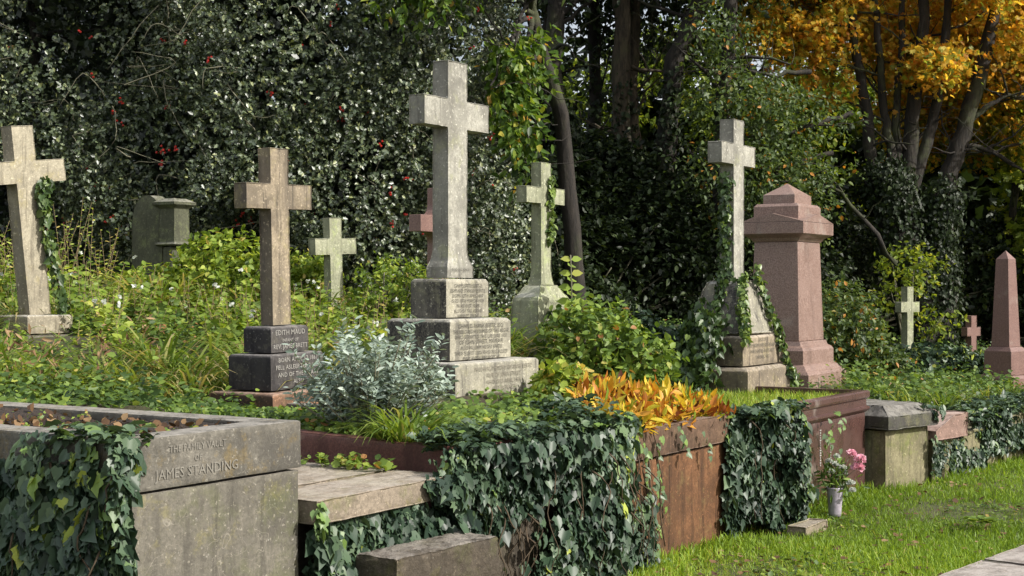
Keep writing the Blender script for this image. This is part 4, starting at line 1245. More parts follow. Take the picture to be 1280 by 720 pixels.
gt = thing('grass_tuft', 'bright green grass tuft drooping over the red kerb below the silvery shrub', 'grass tuft', (-.50, 6.98, .86), 0)
L = Leaves(); tuft(L, (-.50, 6.98, .83), .09, .30, 170, .55, lean=.8, wide=1.0); tuft(L, (-.60, 7.02, .83), .05, .22, 70, .5, lean=.9)
L.build('blades', G['longgrass'], gt)
gt2 = thing('grass_tuft', 'lime-green wispy grass tuft in front of the arched gravestone', 'grass tuft', (-3.1, 13.0, 1.3), 0)
L = Leaves(); tuft(L, (-3.15, 13.0, 1.25), .22, .62, 520, .85, lean=.7, wide=.8)
L.build('blades', G['longgrass'], gt2)

def weeds(L, P, h, size, tmpl, tones, k=9, spread=1.0, wide=1.0, lean=.25, st=None):
    """upright leafy stems at P with height h"""
    m = len(P)
    hh = h * (.5 + .7 * rng.random(m)) * (1 + .38 * wave_noise(P * np.array([1, 1, 0]), 1.9, 17))
    tb = .13 * wave_noise(P * np.array([1, 1, 0]), 2.6, 19)
    D = unit(np.stack([rng.normal(0, lean, m), rng.normal(0, lean, m), np.ones(m)], 1))
    for j in range(k):
        f = (j + .6) / k
        Q = P + D * (hh * f)[:, None]
        an = rng.random(m) * 6.283
        rd = np.stack([np.cos(an), np.sin(an), .15 + .35 * rng.random(m)], 1)
        Nn = np.array([.25, -.45, .8]) + rng.normal(size=(m, 3)) * .45
        L.add(tmpl, Q, rd, Nn, size * (.6 + .7 * rng.random(m)) * (1.15 - .4 * f), tones(m) + tb, wide)
    if st is not None:
        for i in range(m):
            st.append(([tuple(P[i]), tuple(P[i] + D[i] * hh[i])], [.003, .0015]))

def region(n, x0, x1, y0, y1, cond=None):
    x = rng.random(n) * (x1 - x0) + x0; y = rng.random(n) * (y1 - y0) + y0
    t, b = rc_inv(x, y)
    ok = behind(x, y) > .3
    ok &= ~((t < -3.2) & (b < 2.8))
    ok &= ~((t > -3.3) & (t < -2.1) & (b < 1.95))
    ok &= ~((t > -2.25) & (t < 3.8) & (b < 2.05))
    for (cx, cy, r) in ((-.424, 9.85, .62), (-1.445, 8.95, .38), (-3.66, 11.05, .28), (.235, 11.6, .30), (1.91, 12.5, .5), (2.66, 13.9, .55), (-3.45, 10.6, .42), (-1.5, 12.6, .22), (5.66, 16.5, .3)):
        ok &= (x - cx) ** 2 + (y - cy) ** 2 > r * r
    tt2 = (x - ROW2.x) * AX2.x + (y - ROW2.y) * AX2.y; bb2 = (x - ROW2.x) * BX2.x + (y - ROW2.y) * BX2.y
    ok &= ~((tt2 > -.1) & (tt2 < 1.5) & (bb2 < 1.3))
    if cond is not None: ok &= cond(x, y)
    x, y = x[ok], y[ok]
    return np.stack([x, y, bank_z(x, y) - .01], 1)

inview = lambda x, y: (np.abs(x / y) < .42)

# ground cover across the whole bank
ug = Leaves()
P = region(15000, -6, 9, 6.5, 22, inview)
weeds(ug, P, .14, .040, 'round', tone_norm(.35, .25), k=5, wide=1.0)
P = region(6000, -6, 9, 6.5, 16, inview)
weeds(ug, P, .20, .05, 'narrow', tone_norm(.45, .25), k=6, wide=1.3)
o = ug.build('undergrowth', G['weed']); tag(o, 'low leafy ground cover spread over the grave bank', 'undergrowth', kind='stuff')

# bright tall weeds on the left between the vault and the holly
ug = Leaves(); stv = []
lc = lambda x, y: inview(x, y) & (x < -.8 - (y - 8) * .02) & (wave_noise(np.stack([x, y, x * 0], 1), 2.2, 77) > -.5)
fld = lambda x, y, sc, sd: wave_noise(np.stack([x, y, x * 0], 1), sc, sd)
P = region(1700, -6, -.5, 9.4, 14.2, lambda x, y: lc(x, y) & (fld(x, y, 1.7, 201) > -.2))
weeds(ug, P, .50, .065, 'oval', tone_norm(.5, .22), k=12, wide=1.2, st=stv)
P = region(1100, -6, -.5, 8.6, 14.2, lambda x, y: lc(x, y) & (fld(x, y, 1.5, 202) > .2))
weeds(ug, P, .42, .10, 'heart', tone_norm(.45, .2), k=7, wide=1.0)
P = region(900, -6, -.5, 10.2, 14.2, lambda x, y: lc(x, y) & (fld(x, y, 1.5, 203) > .3))
weeds(ug, P, .72, .055, 'narrow', tone_norm(.7, .2), k=18, wide=1.4, st=stv)
P = region(2200, -5.5, -.5, 8.0, 11, lc)
weeds(ug, P, .26, .045, 'oval', tone_norm(.45, .25), k=8, wide=1.0)
# pale flower heads and dead heads among them
Pf = region(120, -6, -.5, 9.5, 14, lc)
for _ in range(1):
    Q = Pf + np.array([0, 0, .42]) + rng.normal(size=Pf.shape) * np.array([0, 0, .12])
    Lf = Leaves()
    for _k in range(6): Lf.add('round', Q, rnd_dirs(len(Q)), rnd_dirs(len(Q)), .026, rng.random(len(Q)))
    tag(Lf.build('wild_flowers', G['whitepet']), 'small white wild flowers dotted through the tall weeds', 'wild flowers', kind='stuff')
Lf = Leaves()
Pf = region(700, -6, -.4, 8.0, 13.5, lambda x, y: lc(x, y) & (fld(x, y, 1.9, 207) > .35))
for _k in range(7):
    Lf.add('narrow', Pf + np.array([0, 0, 1]) * (.08 + .3 * rng.random((len(Pf), 1))), rng.normal(size=(len(Pf), 3)) + np.array([0, 0, .4]), rnd_dirs(len(Pf)),   .06 * (.6 + .8 * rng.random(len(Pf))), .5 + .6 * rng.random(len(Pf)))
tag(Lf.build('dead_bracken', G['litter']), 'withered tan and russet stalks and leaves in the weeds', 'dead bracken', kind='stuff')
o = ug.build('weeds', G['weed_lime']); tag(o, 'bright yellow-green weeds and nettles on the slope below the holly', 'weeds', kind='stuff')
ug = Leaves()
P = region(2600, -5.5, -.2, 7.5, 13, lambda x, y: inview(x, y) & (wave_noise(np.stack([x, y, x * 0], 1), 2.8, 55) > .0))
weeds(ug, P, .28, .055, 'oval', tone_norm(.4, .3), k=8, wide=1.2)
P = region(1500, -1.5, 2.2, 10.3, 15, inview)
weeds(ug, P, .42, .06, 'oval', tone_norm(.4, .25), k=9, wide=1.2)
P = region(2500, 2.4, 9, 13.2, 21, inview)
weeds(ug, P, .22, .065, 'round', tone_norm(.25, .25), k=7)
o = ug.build('weeds', G['weed']); tag(o, 'darker mixed weeds scattered between the crosses', 'weeds', kind='stuff')
tubes(stv[:1400], 'weed_stems', M['stalk'], None, seg=3)
tag(bpy.data.objects['weed_stems'], 'thin dry brown stalks standing among the weeds', 'weed stalks', kind='stuff')

# long grass tufts on the bank
L = Leaves()
P = region(1300, -5.5, 1.5, 7.4, 13.8, lambda x, y: inview(x, y) & (wave_noise(np.stack([x, y, x * 0], 1), 1.8, 99) > .1))
for p in P: tuft(L, p, .10, random.uniform(.2, .55), 30, random.uniform(.4, .95), lean=.8, wide=.9)
P = region(420, 2.8, 9, 12.8, 19, lambda x, y: inview(x, y) & (wave_noise(np.stack([x, y, x * 0], 1), 1.6, 98) > -.4))
for p in P: tuft(L, p, .12, .22, 30, .6, lean=.6, wide=1.2)
o = L.build('long_grass', G['longgrass']); tag(o, 'long arching grass among the weeds on the bank', 'long grass', kind='stuff')

# plants inside the kerbed plot
pc = thing('groundcover_plants', 'bright green low plants covering the kerbed plot', 'plants', RC(-1.55, 1.2, .84), 0)
L = Leaves()
n_ = 1500
t = rng.random(n_) * 1.0 - 2.05; b = .08 + rng.random(n_) * 2.1
P = np.array([RC(a, c, .83) for a, c in zip(t, b)])
weeds(L, P, .10, .045, 'round', tone_norm(.6, .22), k=6)
L.build('leaves', G['weed'], pc)
pb = thing('groundcover_plants', 'leafy green plants behind the autumn-coloured clump, in front of the tallest cross', 'plants', RC(0, 1.6, .75), 0)
L = Leaves()
n_ = 1500
t = rng.random(n_) * 2.0 - 1.0; b = .1 + rng.random(n_) * 2.1; t, b = t[(t < -.9 + b * 1.7)], b[(t < -.9 + b * 1.7)]; n_ = len(t)
P = np.array([RC(a, c, .74) for a, c in zip(t, b)])
weeds(L, P, .16, .05, 'round', tone_norm(.65, .2), k=6)
L.build('leaves', G['weed'], pb)
# grass in the red tomb
gr = thing('grave_grass', 'green grass filling the open top of the red granite tomb', 'grass', RC(2.4, 1, .7), 0)
L = Leaves()
n_ = 9000
t = 1.25 + rng.random(n_) * 2.4; b = .08 + rng.random(n_) * 1.85
P = np.array([tuple(RC(a, c, .70)) for a, c in zip(t, b)])
L.add('blade', P, np.array([0, 0, 1]) + rng.normal(size=(n_, 3)) * .35, rnd_dirs(n_), .07 * (.6 + .6 * rng.random(n_)), rng.random(n_) ** .7, 1.4)
L.build('blades', G['grass'], gr)
# weeds between slab and kerb, plus on the vault soil
L = Leaves()
n_ = 70
P = np.array([tuple(RC(-2.26 - random.random() * .12, .25 + random.random() * 1.6, .757)) for _ in range(n_)])
weeds(L, P, .05, .04, 'round', tone_norm(.7, .2), k=5)
sp = thing('small_weeds', 'small green weeds rooted along the red kerb beside the ledger slab', 'weeds', RC(-2.3, .8, .76), 0)
L.build('leaves', G['weed'], sp)
L = Leaves()
n_ = 60
P = np.array([tuple(RC(-3.95 + random.random() * .55, .2 + random.random() * 2.2, 1.04)) for _ in range(n_)])
weeds(L, P, .03, .022, 'round', tone_norm(.8, .2), k=4)
sp = thing('small_weeds', 'tiny seedlings on the bare soil in the family vault top', 'weeds', RC(-3.7, 1, 1.0), 0)
L.build('leaves', G['weed'], sp)

# leafy bush by the cross on the tapered pedestal, with a tall straight stem
def bush(name, label, cat, blobs, nt, k, length, size, tmpl, mat, tones, droop=.1, spread=.9, trunk=None, gap=.25, face=(0, -1, .4), stemn=14, part='foliage', wide=1.0, upn=.6, jn=.5, no=.5):
    B0 = blobs[0]
    o = thing(name, label, cat, (B0[0], B0[1], trunk if trunk is not None else B0[2] - B0[5]), 0)
    L = Leaves()
    P, d = blob_points(nt, blobs, .6, gap, 3.0, seed=len(label), face=face)
    sprays(L, tmpl, P, d + rng.normal(size=d.shape) * .45 + np.array([0, 0, .15]), k, length, size, tones, spread, droop, upn=upn, wide=wide, jn=jn, nout=d, no=no)
    L.build(part, mat, o)
    paths = []
    for q in range(stemn):
        b = blobs[q % len(blobs)]
        r0 = Vector((B0[0] + random.gauss(0, .06), B0[1] + random.gauss(0, .06), o.location.z - .05))
        tip = Vector((b[0] + random.uniform(-.7, .7) * b[3], b[1] + random.uniform(-.7, .7) * b[4], b[2] + random.uniform(0, .8) * b[5]))
        mid = r0.lerp(tip, .5) + Vector((0, 0, .08))
        pth = smooth_path([r0, mid, tip], 3, .01)
        w0 = .012 + .01 * b[3]
        paths.append((pth, [w0 * (1 - .8 * i / len(pth)) for i in range(len(pth))]))
    tubes(paths, 'stems', M['twig'], o, seg=5)
    return o

bush('leafy_bush', 'fresh green leafy bush at the foot of the grey-green cross', 'bush', [(.62, 11.0, 1.12, .38, .35, .34), (.95, 11.0, 1.02, .30, .3, .22), (.35, 10.9, .98, .22, .2, .18)], 900, 5, .10, .062, 'oval', G['weed'], tone_norm(.55, .2), trunk=.85, wide=1.3, face=None)
tl = thing('tall_weed', 'tall single-stemmed plant with paired pale leaves beside the grey-green cross', 'plant', (.45, 11.3, 1.1), 0)
stem = smooth_path([(.46, 11.3, 1.0), (.47, 11.3, 1.5), (.46, 11.3, 1.86)], 4)
tubes([(stem, [.006] * len(stem))], 'stem', M['twig'], tl, seg=5)
L = Leaves()
for j in range(13):
    z = 1.15 + j * .056
    for s in (-1, 1):
        an = (j % 2) * 1.2 + (0 if s > 0 else math.pi) + .2
        L.add('oval', np.array([[.465, 11.3, z]]), np.array([[math.cos(an), math.sin(an) * .6, .12]]), np.array([[.3, -1.0, .7]]), .15 * (1 - .035 * j), np.array([.7 + .25 * random.random()]), 1.35)
L.build('leaves', G['weed'], tl)
yb = bush('yellow_bush', 'small bush of yellow-green and red-brown leaves at the right foot of the tallest cross base', 'bush', [(.33, 9.75, .92, .17, .17, .17), (.55, 9.6, .88, .13, .13, .12)], 150, 5, .07, .055, 'round', G['weed_lime'], tone_norm(.62, .3), trunk=.8, gap=.1, face=None, stemn=5)
bush('dark_bush', 'dusky green bush standing right of the pink granite pedestal', 'bush', [(3.5, 15.5, 1.05, .42, .5, .50), (3.2, 15.3, .95, .40, .4, .45), (3.95, 15.6, .72, .3, .4, .25)], 1600, 6, .12, .065, 'oval', G['mid'], tone_norm(.55, .25), trunk=.5, face=None)
bush('ivy_bush', 'low rounded ivy bush with glossy leaves below the little pale cross', 'bush', [(4.5, 17.0, .62, .50, .4, .22), (5.3, 17.6, .62, .5, .4, .20), (4.0, 16.0, .6, .5, .3, .15)], 1500, 6, .12, .07, 'ivy', G['ivy'], tone_norm(.6, .25), trunk=.4, face=None)
bush('ivy_bush', 'dark ivy bush between the leafy bush and the ivied cross', 'bush', [(1.40, 12.9, .98, .35, .3, .25), (1.1, 12.8, 1.05, .3, .3, .3)], 700, 6, .10, .055, 'ivy', G['ivy'], tone_norm(.45, .25), trunk=.8, face=None)
bush('leafy_bush', 'pale flowering bramble bush between the brown cross and the holly', 'bush', [(-2.55, 13.2, 1.62, .55, .4, .42), (-3.4, 13.4, 1.5, .4, .3, .25), (-1.9, 13.4, 1.6, .3, .3, .3)], 1500, 6, .12, .06, 'oval', G['weed_lime'], tone_norm(.5, .22), trunk=1.2, wide=1.2, face=None)
bush('leafy_bush', 'brown-stemmed thin bush behind the base of the tallest cross', 'bush', [(-1.05, 12.2, 1.50, .32, .3, .34), (-.75, 12.4, 1.45, .3, .3, .3)], 650, 6, .11, .045, 'oval', G['weed_lime'], tone_norm(.35, .3), trunk=1.1, wide=1.1, face=None, stemn=30)

# ================================================================== LAWN GRASS
L = Leaves()
n_ = 210000
Yv = 7.2 + 11 * rng.random(n_) ** 1.5
Xv = Yv * (rng.random(n_) * .42 - .0)
ok = (behind(Xv, Yv) < .05)
pp = (Xv - path.location.x) * _pn.x + (Yv - path.location.y) * _pn.y
edge_n = .05 * wave_noise(np.stack([Xv, Yv, Xv * 0], 1), 6, 4)
ok &= (pp < .03 + 1.3 * edge_n)
Xv, Yv = Xv[ok], Yv[ok]
q = np.stack([Xv, Yv, Xv * 0], 1)
den = wave_noise(q, 1.7, 44) * .6 + wave_noise(q, 5, 45) * .4
keep = rng.random(len(Xv)) < np.clip(.78 + .42 * den, .32, 1)
Xv, Yv, den, q = Xv[keep], Yv[keep], den[keep], q[keep]
Z = lawn_z(np.stack([Xv, Yv], 1)) - .003
m = len(Xv)
h = (.028 + .022 * rng.random(m)) * (1 + .35 * np.clip(den, -1, 1.5))
nearwall = np.clip(1 - np.abs(behind(Xv, Yv)) / .35, 0, 1)
h *= 1 + 1.3 * nearwall * rng.random(m)
L.add('blade', np.stack([Xv, Yv, Z], 1), np.array([0, 0, 1]) + rng.normal(size=(m, 3)) * .45, rnd_dirs(m), h * 1.3, np.clip(.45 + .18 * wave_noise(q, 1.1, 46) + rng.normal(0, .2, m), 0, 1), 1.7)
grass = L.build('grass', G['grass']); tag(grass, 'short uneven green grass between the tombs and the path', 'grass', kind='stuff')
# clover and small broad weeds in the lawn
L = Leaves()
n_ = 9000
Yv = 7.4 + 7 * rng.random(n_) ** 1.3; Xv = Yv * (rng.random(n_) * .4)
q = np.stack([Xv, Yv, Xv * 0], 1)
ok = (behind(Xv, Yv) < .0) & (wave_noise(q, 3.2, 71) > .25) & (((Xv - path.location.x) * _pn.x + (Yv - path.location.y) * _pn.y) < -.03)
Xv, Yv = Xv[ok], Yv[ok]; m = len(Xv)
Z = lawn_z(np.stack([Xv, Yv], 1)) + .02 + .015 * rng.random(m)
L.add('round', np.stack([Xv, Yv, Z], 1), rng.normal(size=(m, 3)) * np.array([1, 1, .2]), np.array([0, 0, 1.0]) + rng.normal(size=(m, 3)) * .3, .03 * (.6 + .8 * rng.random(m)), rng.random(m))
o = L.build('lawn_weeds', G['weed']); tag(o, 'small broad-leaved weeds dotted through the short grass', 'weeds', kind='stuff')
L = Leaves()
n_ = 1000
Yv = 7.4 + 6 * rng.random(n_); Xv = Yv * (rng.random(n_) * .4)
ok = (behind(Xv, Yv) < .1); Xv, Yv = Xv[ok], Yv[ok]; m = len(Xv)
Z = lawn_z(np.stack([Xv, Yv], 1)) + .03 + .01 * rng.random(m)
L.add('round', np.stack([Xv, Yv, Z], 1), rng.normal(size=(m, 3)) * np.array([1, 1, .15]), np.array([0, 0, 1.0]) + rng.normal(size=(m, 3)) * .3, .036 * (.5 + 1.0 * rng.random(m)), rng.random(m))
o = L.build('fallen_leaves', G['litter']); tag(o, 'scattered brown fallen leaves on the grass', 'fallen leaves', kind='stuff')
rw = thing('rosette_weed', 'flat pale rosette weed growing alone in the open grass', 'plant', (3.14, 9.65, 0), 0)
L = Leaves()
an = rng.random(46) * 6.283
L.add('oval', np.stack([3.14 + .03 * np.cos(an), 9.65 + .03 * np.sin(an), .03 + .02 * rng.random(46)], 1), np.stack([np.cos(an), np.sin(an), .12 + .2 * rng.random(46)], 1), np.tile([0, 0, 1.0], (46, 1)), .06 + .05 * rng.random(46), .45 * np.ones(46) + .3 * rng.random(46), .9)
L.build('leaves', G['weed'], rw)
# leaf crumbs on the vault soil
L = Leaves()
n_ = 260
P = np.array([tuple(RC(-3.95 + random.random() * .55, .16 + random.random() * 2.3, 1.045 + random.random() * .02)) for _ in range(n_)])
L.add('round', P, rng.normal(size=(n_, 3)), np.array([0, 0, 1.0]) + rng.normal(size=(n_, 3)) * .6, .02 + .03 * rng.random(n_), rng.random(n_))
o = L.build('fallen_leaves', G['litter']); tag(o, 'dry leaf crumbs on the dark soil of the family vault', 'fallen leaves', kind='stuff')
cl_ = thing('soil_debris', '', '', RC(-3.7, .8, 1.02), 0)
bm = bmesh.new()
for k in range(150):
    r = random.uniform(.006, .022)
    c = RC(-3.95 + random.random() * .55, .16 + random.random() * 2.3, 1.045)
    mt = Matrix.Translation(c - cl_.location) @ Matrix.Diagonal((r * random.uniform(.8, 1.6), r * random.uniform(.8, 1.4), r * .8, 1))
    bmesh.ops.create_icosphere(bm, subdivisions=1, radius=1, matrix=mt)
me = bpy.data.meshes.new('clods'); bm.to_mesh(me); bm.free(); oc = link('soil_clods', me, M['soil'], None); oc.location = cl_.location; bpy.data.objects.remove(cl_); tag(oc, 'dark loose clods on the soil of the family vault', 'soil clods', kind='stuff')

# ================================================================== TREES
def limb_tree(paths_main, name, label, cat, bark, loc, n_sub=5, twigs=14, wob=.08):
    o = thing(name, label, cat, loc, 0)
    return o

def branchify(paths, per=4, ln=.9, r=.02, up=.3):
    out = []
    for pts, rad in paths:
        for _ in range(per):
            i = random.randint(max(1, len(pts) // 3), len(pts) - 1)
            p = Vector(pts[i])
            d = Vector((random.gauss(0, 1), random.gauss(0, .7), random.gauss(up, .5))).normalized()
            q1 = p + d * ln * .5 + Vector((0, 0, random.uniform(-.05, .1)))
            q2 = p + d * ln * random.uniform(.8, 1.2) + Vector((random.gauss(0, .1), random.gauss(0, .1), random.uniform(-.1, .2)))
            pp = smooth_path([p, q1, q2], 3, .015)
            r0 = min(r, rad[i] * .6)
            out.append((pp, [r0 * (1 - .85 * k / len(pp)) for k in range(len(pp))]))
    return out

def W(px, py, Y):
    """a point at distance Y seen along a sight line (survey of the place, used for the limb skeletons)"""
    return Vector(((px - 640) / 1800 * Y, Y, 1.6 - (py - 360) / 1800 * Y))

# --- the holly
holly = thing('holly_tree', 'huge glossy dark holly tree with red berries towering behind the crosses', 'tree', (-3.0, 17.0, 1.5), 0)
hb = [(-6.6, 16.6, 5.0, 2.0, 1.8, 2.9), (-4.4, 16.3, 4.6, 1.9, 1.7, 2.6), (-2.5, 16.0, 4.4, 1.7, 1.6, 2.5), (-1.2, 16.4, 4.5, 1.3, 1.5, 2.6), (-3.6, 16.8, 6.4, 2.8, 1.8, 2.0), (-1.7, 15.7, 2.8, 1.3, 1.1, 1.3), (-3.4, 16.0, 3.2, 1.6, 1.2, 1.4), (-.55, 16.2, 2.6, .9, .9, 1.4), (-5.9, 16.6, 3.0, 1.5, 1.0, 1.2)]
L = Leaves()
P, d = blob_points(34000, hb, .30, .36, 1.7, seed=3, face=(.25, -1, .15))
sprays(L, 'holly', P, d + rng.normal(size=d.shape) * .55 + np.array([0, -.1, -.1]), 8, .17, .046, lambda m: np.clip(rng.normal(.5, .3, m), 0, 1), spread=.95, droop=.1, upn=.0, jn=.5, wide=1.2, nout=np.tile([.5, -.78, .38], (len(P), 1)), no=.75)
P, d = blob_points(6000, [(a, b + .7, c, d_ * .85, e * .6, f * .9) for a, b, c, d_, e, f in hb], 1.0, 0, 2.4, seed=3)
P, d = P, d
sprays(L, 'quad', P, rnd_dirs(len(P)), 9, .3, .11, tone_norm(.05, .1), upn=.3)
L.build('foliage', G['holly'], holly)
# berries
Lb = Leaves()
nb = 330
Pb, db = blob_points(nb, hb, .12, .1, 2.4, seed=8, face=(.2, -1, .1))
bm = bmesh.new()
for p in Pb:
    for _ in range(random.randint(2, 5)):
        bmesh.ops.create_icosphere(bm, subdivisions=1, radius=.014, matrix=Matrix.Translation(Vector(p) - holly.location + Vector((random.gauss(0, .02), random.gauss(0, .02), random.gauss(0, .02)))))
me = bpy.data.meshes.new('berries'); bm.to_mesh(me); bm.free(); link('berries', me, M['berry'], holly)
# pale bare twigs hanging on its face
pt = []
Pt, dt_ = blob_points(560, hb, .10, .0, 2, seed=2, face=(.2, -1, .1))
for p in Pt:
    a = Vector(p) + Vector((0, -.06, 0)); d = Vector((random.gauss(0, .8), -.25, random.gauss(0, .6)))
    b = a + d * random.uniform(.15, .5); c = b + Vector((random.gauss(0, .25), -.02, -random.uniform(-.1, .45)))
    pp = smooth_path([a, b, c], 4, .006)
    pt.append((pp, taper(pp, .008, .002)))
tag(tubes(pt, 'twigs', M['twig'], holly, seg=4), kind='stuff')
ht = []
for sx in (-5.6, -4.2, -3.1, -2.0, -1.0):
    p = smooth_path([(sx, 17.0, 1.3), (sx + random.uniform(-.2, .2), 16.9, 2.8), (sx + random.uniform(-.4, .4), 16.8, 5.5)], 5, .02)
    ht.append((p, taper(p, .14, .04)))
ht += branchify(ht, 8, 1.2, .04)
tubes(ht, 'trunk', M['bark'], holly, seg=8, wob=.08)

# --- chestnut with drooping yellowing leaves beside it
ct = thing('chestnut_tree', 'chestnut tree with drooping green and yellowing leaves at the right edge of the holly', 'tree', (.55, 16.6, 1.3), 0)
cb = [(-.75, 15.0, 4.75, .75, .8, .5), (-.05, 15.0, 4.65, .40, .7, .65), (.02, 14.9, 3.95, .26, .5, .5), (.30, 15.2, 5.4, .5, .8, .7), (.06, 14.7, 3.3, .20, .3, .28), (-.22, 14.6, 3.65, .2, .3, .3), (.14, 14.8, 2.8, .14, .2, .16)]
tr = []
p = smooth_path([(.75, 16.9, 1.2), (.6, 16.7, 3.2), (.1, 16.2, 5.0), (-.5, 15.6, 6.2)], 5, .02); tr.append((p, taper(p, .13, .05)))
for q in cb:
    pp = smooth_path([p[9], ((p[9].x + q[0]) / 2, (p[9].y + q[1]) / 2, q[2] + .7), (q[0], q[1], q[2])], 4, .02); tr.append((pp, taper(pp, .04, .01)))
tr += branchify(tr[1:], 6, .6, .012, -.2)
tubes(tr, 'trunk', M['bark'], ct, seg=7, wob=.06)
L = Leaves()
P, d = blob_points(950, cb, .8, .6, 3.0, seed=6)
D = d * .7 + rng.normal(size=d.shape) * .3 + np.array([.25, 0, -.5])
sprays(L, 'oval', P, D, 7, .20, .095, lambda m: np.clip(rng.normal(.55, .2, m) + (rng.random(m) > .965) * .4, 0, 1), spread=.8, droop=.5, upn=.6, wide=1.1, jn=.5, nout=np.tile([.3, -.5, .3], (len(P), 1)), no=.6)
L.build('foliage', G['cherry'], ct)

# --- dark woodland trees with ivy-clad trunks in the middle
def wood_tree(label, pts, Y, r0, r1, crown, n, size=.10, mat='dark', tmpl='oval', gap=.45, ivy=0, tn=None, bark='bark', group='trees behind the crosses', topz=7.5):
    base = W(*pts[0], Y)
    o = thing('woodland_tree', label, 'tree', (base.x, base.y, bz(base.x, base.y) - .2), 0, group)
    P3 = [Vector((base.x, base.y, bz(base.x, base.y) - .2))] + [W(a, b, Y) for a, b in pts]
    last = P3[-1]; dr = (P3[-1] - P3[-2]).normalized()
    P3 += [last + dr * 1.2 + Vector((0, 0, .3)), last + dr * 2.2 + Vector((random.uniform(-.4, .4), .3, 1.0))]
    p = smooth_path(P3, 5, .015)
    paths = [(p, taper(p, r0, r1))]
    bs = branchify(paths, 7, .9, r0 * .25)
    paths += bs + branchify(bs, 3, .7, r0 * .12)
    tubes(paths, 'trunk', M[bark], o, seg=9, wob=.09)
    L = Leaves()
    Pp, d = blob_points(n, crown, .85, gap, 1.7, seed=len(label) + n)
    sprays(L, tmpl, Pp, d * .6 + rng.normal(size=d.shape) * .5 + np.array([0, 0, -.15]), 6, .30, size, tn or tone_norm(.5, .25), spread=.9, droop=.3, upn=.5, wide=1.1, nout=np.tile([.35, -.5, .3], (len(Pp), 1)), no=.6)
    L.build('crown', G[mat], o)
    if ivy:
        L = Leaves()
        climb(L, [tuple(q) for q in p[:16]], ivy, r0 * 1.3, .075, tone_norm(.4, .25), face=(0, -1, 0))
        L.build('trunk_ivy', G['dark'], o)
    return o

YW = 20.0
wood_tree('thick dark ivy-clad trunk right behind the chestnut leaves', [(668, 330), (672, 180), (690, 60), (690, -20)], 21, .24, .12, [(.4, 21.5, 7.2, 2.2, 1.8, 2.2), (.9, 21.0, 3.0, .8, .7, 1.0)], 900, .12, ivy=1100)
wood_tree('dark trunk that bends left as it rises, behind the grey-green cross', [(728, 300), (722, 200), (697, 140), (692, 80), (696, 0)], 20, .17, .11, [(.7, 20.5, 7.5, 2.0, 1.8, 2.0), (1.0, 20, 2.5, .5, .6, .9)], 800, .12, ivy=2600)
wood_tree('slim dark straight trunk between two thicker trunks', [(745, 330), (743, 180), (744, 60), (741, -20)], 21.5, .11, .08, [(1.3, 22.0, 7.0, 1.8, 1.8, 1.9), (1.3, 21.2, 3.2, .7, .6, 1.0)], 800, .11, ivy=500)
wood_tree('paired straight trunk with bare grey bark high up in the dark wood', [(782, 340), (778, 200), (776, 100), (780, -20)], 20.5, .14, .12, [(2.0, 21.5, 7.6, 2.2, 1.8, 2.0), (1.7, 20.0, 2.6, .7, .5, .8)], 900, .11, ivy=500, bark='bark_warm')
wood_tree('second of the paired trunks, reddish bark, in the dark wood', [(797, 340), (795, 200), (792, 100), (796, -20)], 21.0, .09, .07, [(2.2, 21.8, 6.4, 1.8, 1.6, 1.4)], 500, .11, ivy=200, bark='bark_warm')
wood_tree('trunk leaning right towards the sky gap, behind the ivied cross', [(822, 340), (832, 200), (842, 90), (862, 30), (884, -20)], 20.0, .16, .10, [(3.0, 21.0, 7.2, 2.2, 1.8, 2.0), (2.1, 20.0, 2.9, .8, .6, 1.0)], 1000, .11, ivy=700)
# low dark thicket at their feet
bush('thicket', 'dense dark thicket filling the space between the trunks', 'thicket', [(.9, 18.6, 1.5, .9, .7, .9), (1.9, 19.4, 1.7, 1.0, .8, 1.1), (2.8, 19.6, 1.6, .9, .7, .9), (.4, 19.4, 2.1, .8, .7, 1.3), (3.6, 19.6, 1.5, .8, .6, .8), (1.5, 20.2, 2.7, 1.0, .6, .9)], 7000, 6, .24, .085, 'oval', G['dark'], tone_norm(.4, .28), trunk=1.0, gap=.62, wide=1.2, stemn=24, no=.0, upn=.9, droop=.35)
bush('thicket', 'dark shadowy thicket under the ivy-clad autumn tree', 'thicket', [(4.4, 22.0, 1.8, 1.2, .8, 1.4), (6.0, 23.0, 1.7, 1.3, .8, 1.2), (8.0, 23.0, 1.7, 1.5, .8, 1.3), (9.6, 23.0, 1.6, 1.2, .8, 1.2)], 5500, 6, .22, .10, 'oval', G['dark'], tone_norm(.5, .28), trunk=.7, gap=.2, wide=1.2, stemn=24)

# --- mid-green spreading tree
gt_ = wood_tree('spreading fine-leaved green tree with level branches behind the pink pedestal', [(905, 330), (900, 240), (905, 120), (915, 0)], 19.0, .13, .07,
          [(3.0, 18.8, 4.1, .8, .8, .35), (3.9, 18.6, 3.85, .9, .7, .28), (3.1, 18.8, 3.15, .9, .8, .35), (3.6, 18.8, 3.1, .7, .7, .35), (2.6, 19.0, 4.9, .6, .9, .35), (3.3, 18.8, 2.5, .7, .6, .35), (3.3, 19, 6.6, 1.6, 1.2, .8)],
          2700, .07, 'mid', tn=lambda m: np.clip(rng.normal(.5, .2, m) + (rng.random(m) > .965) * .5, 0, 1), gap=.62, ivy=200)
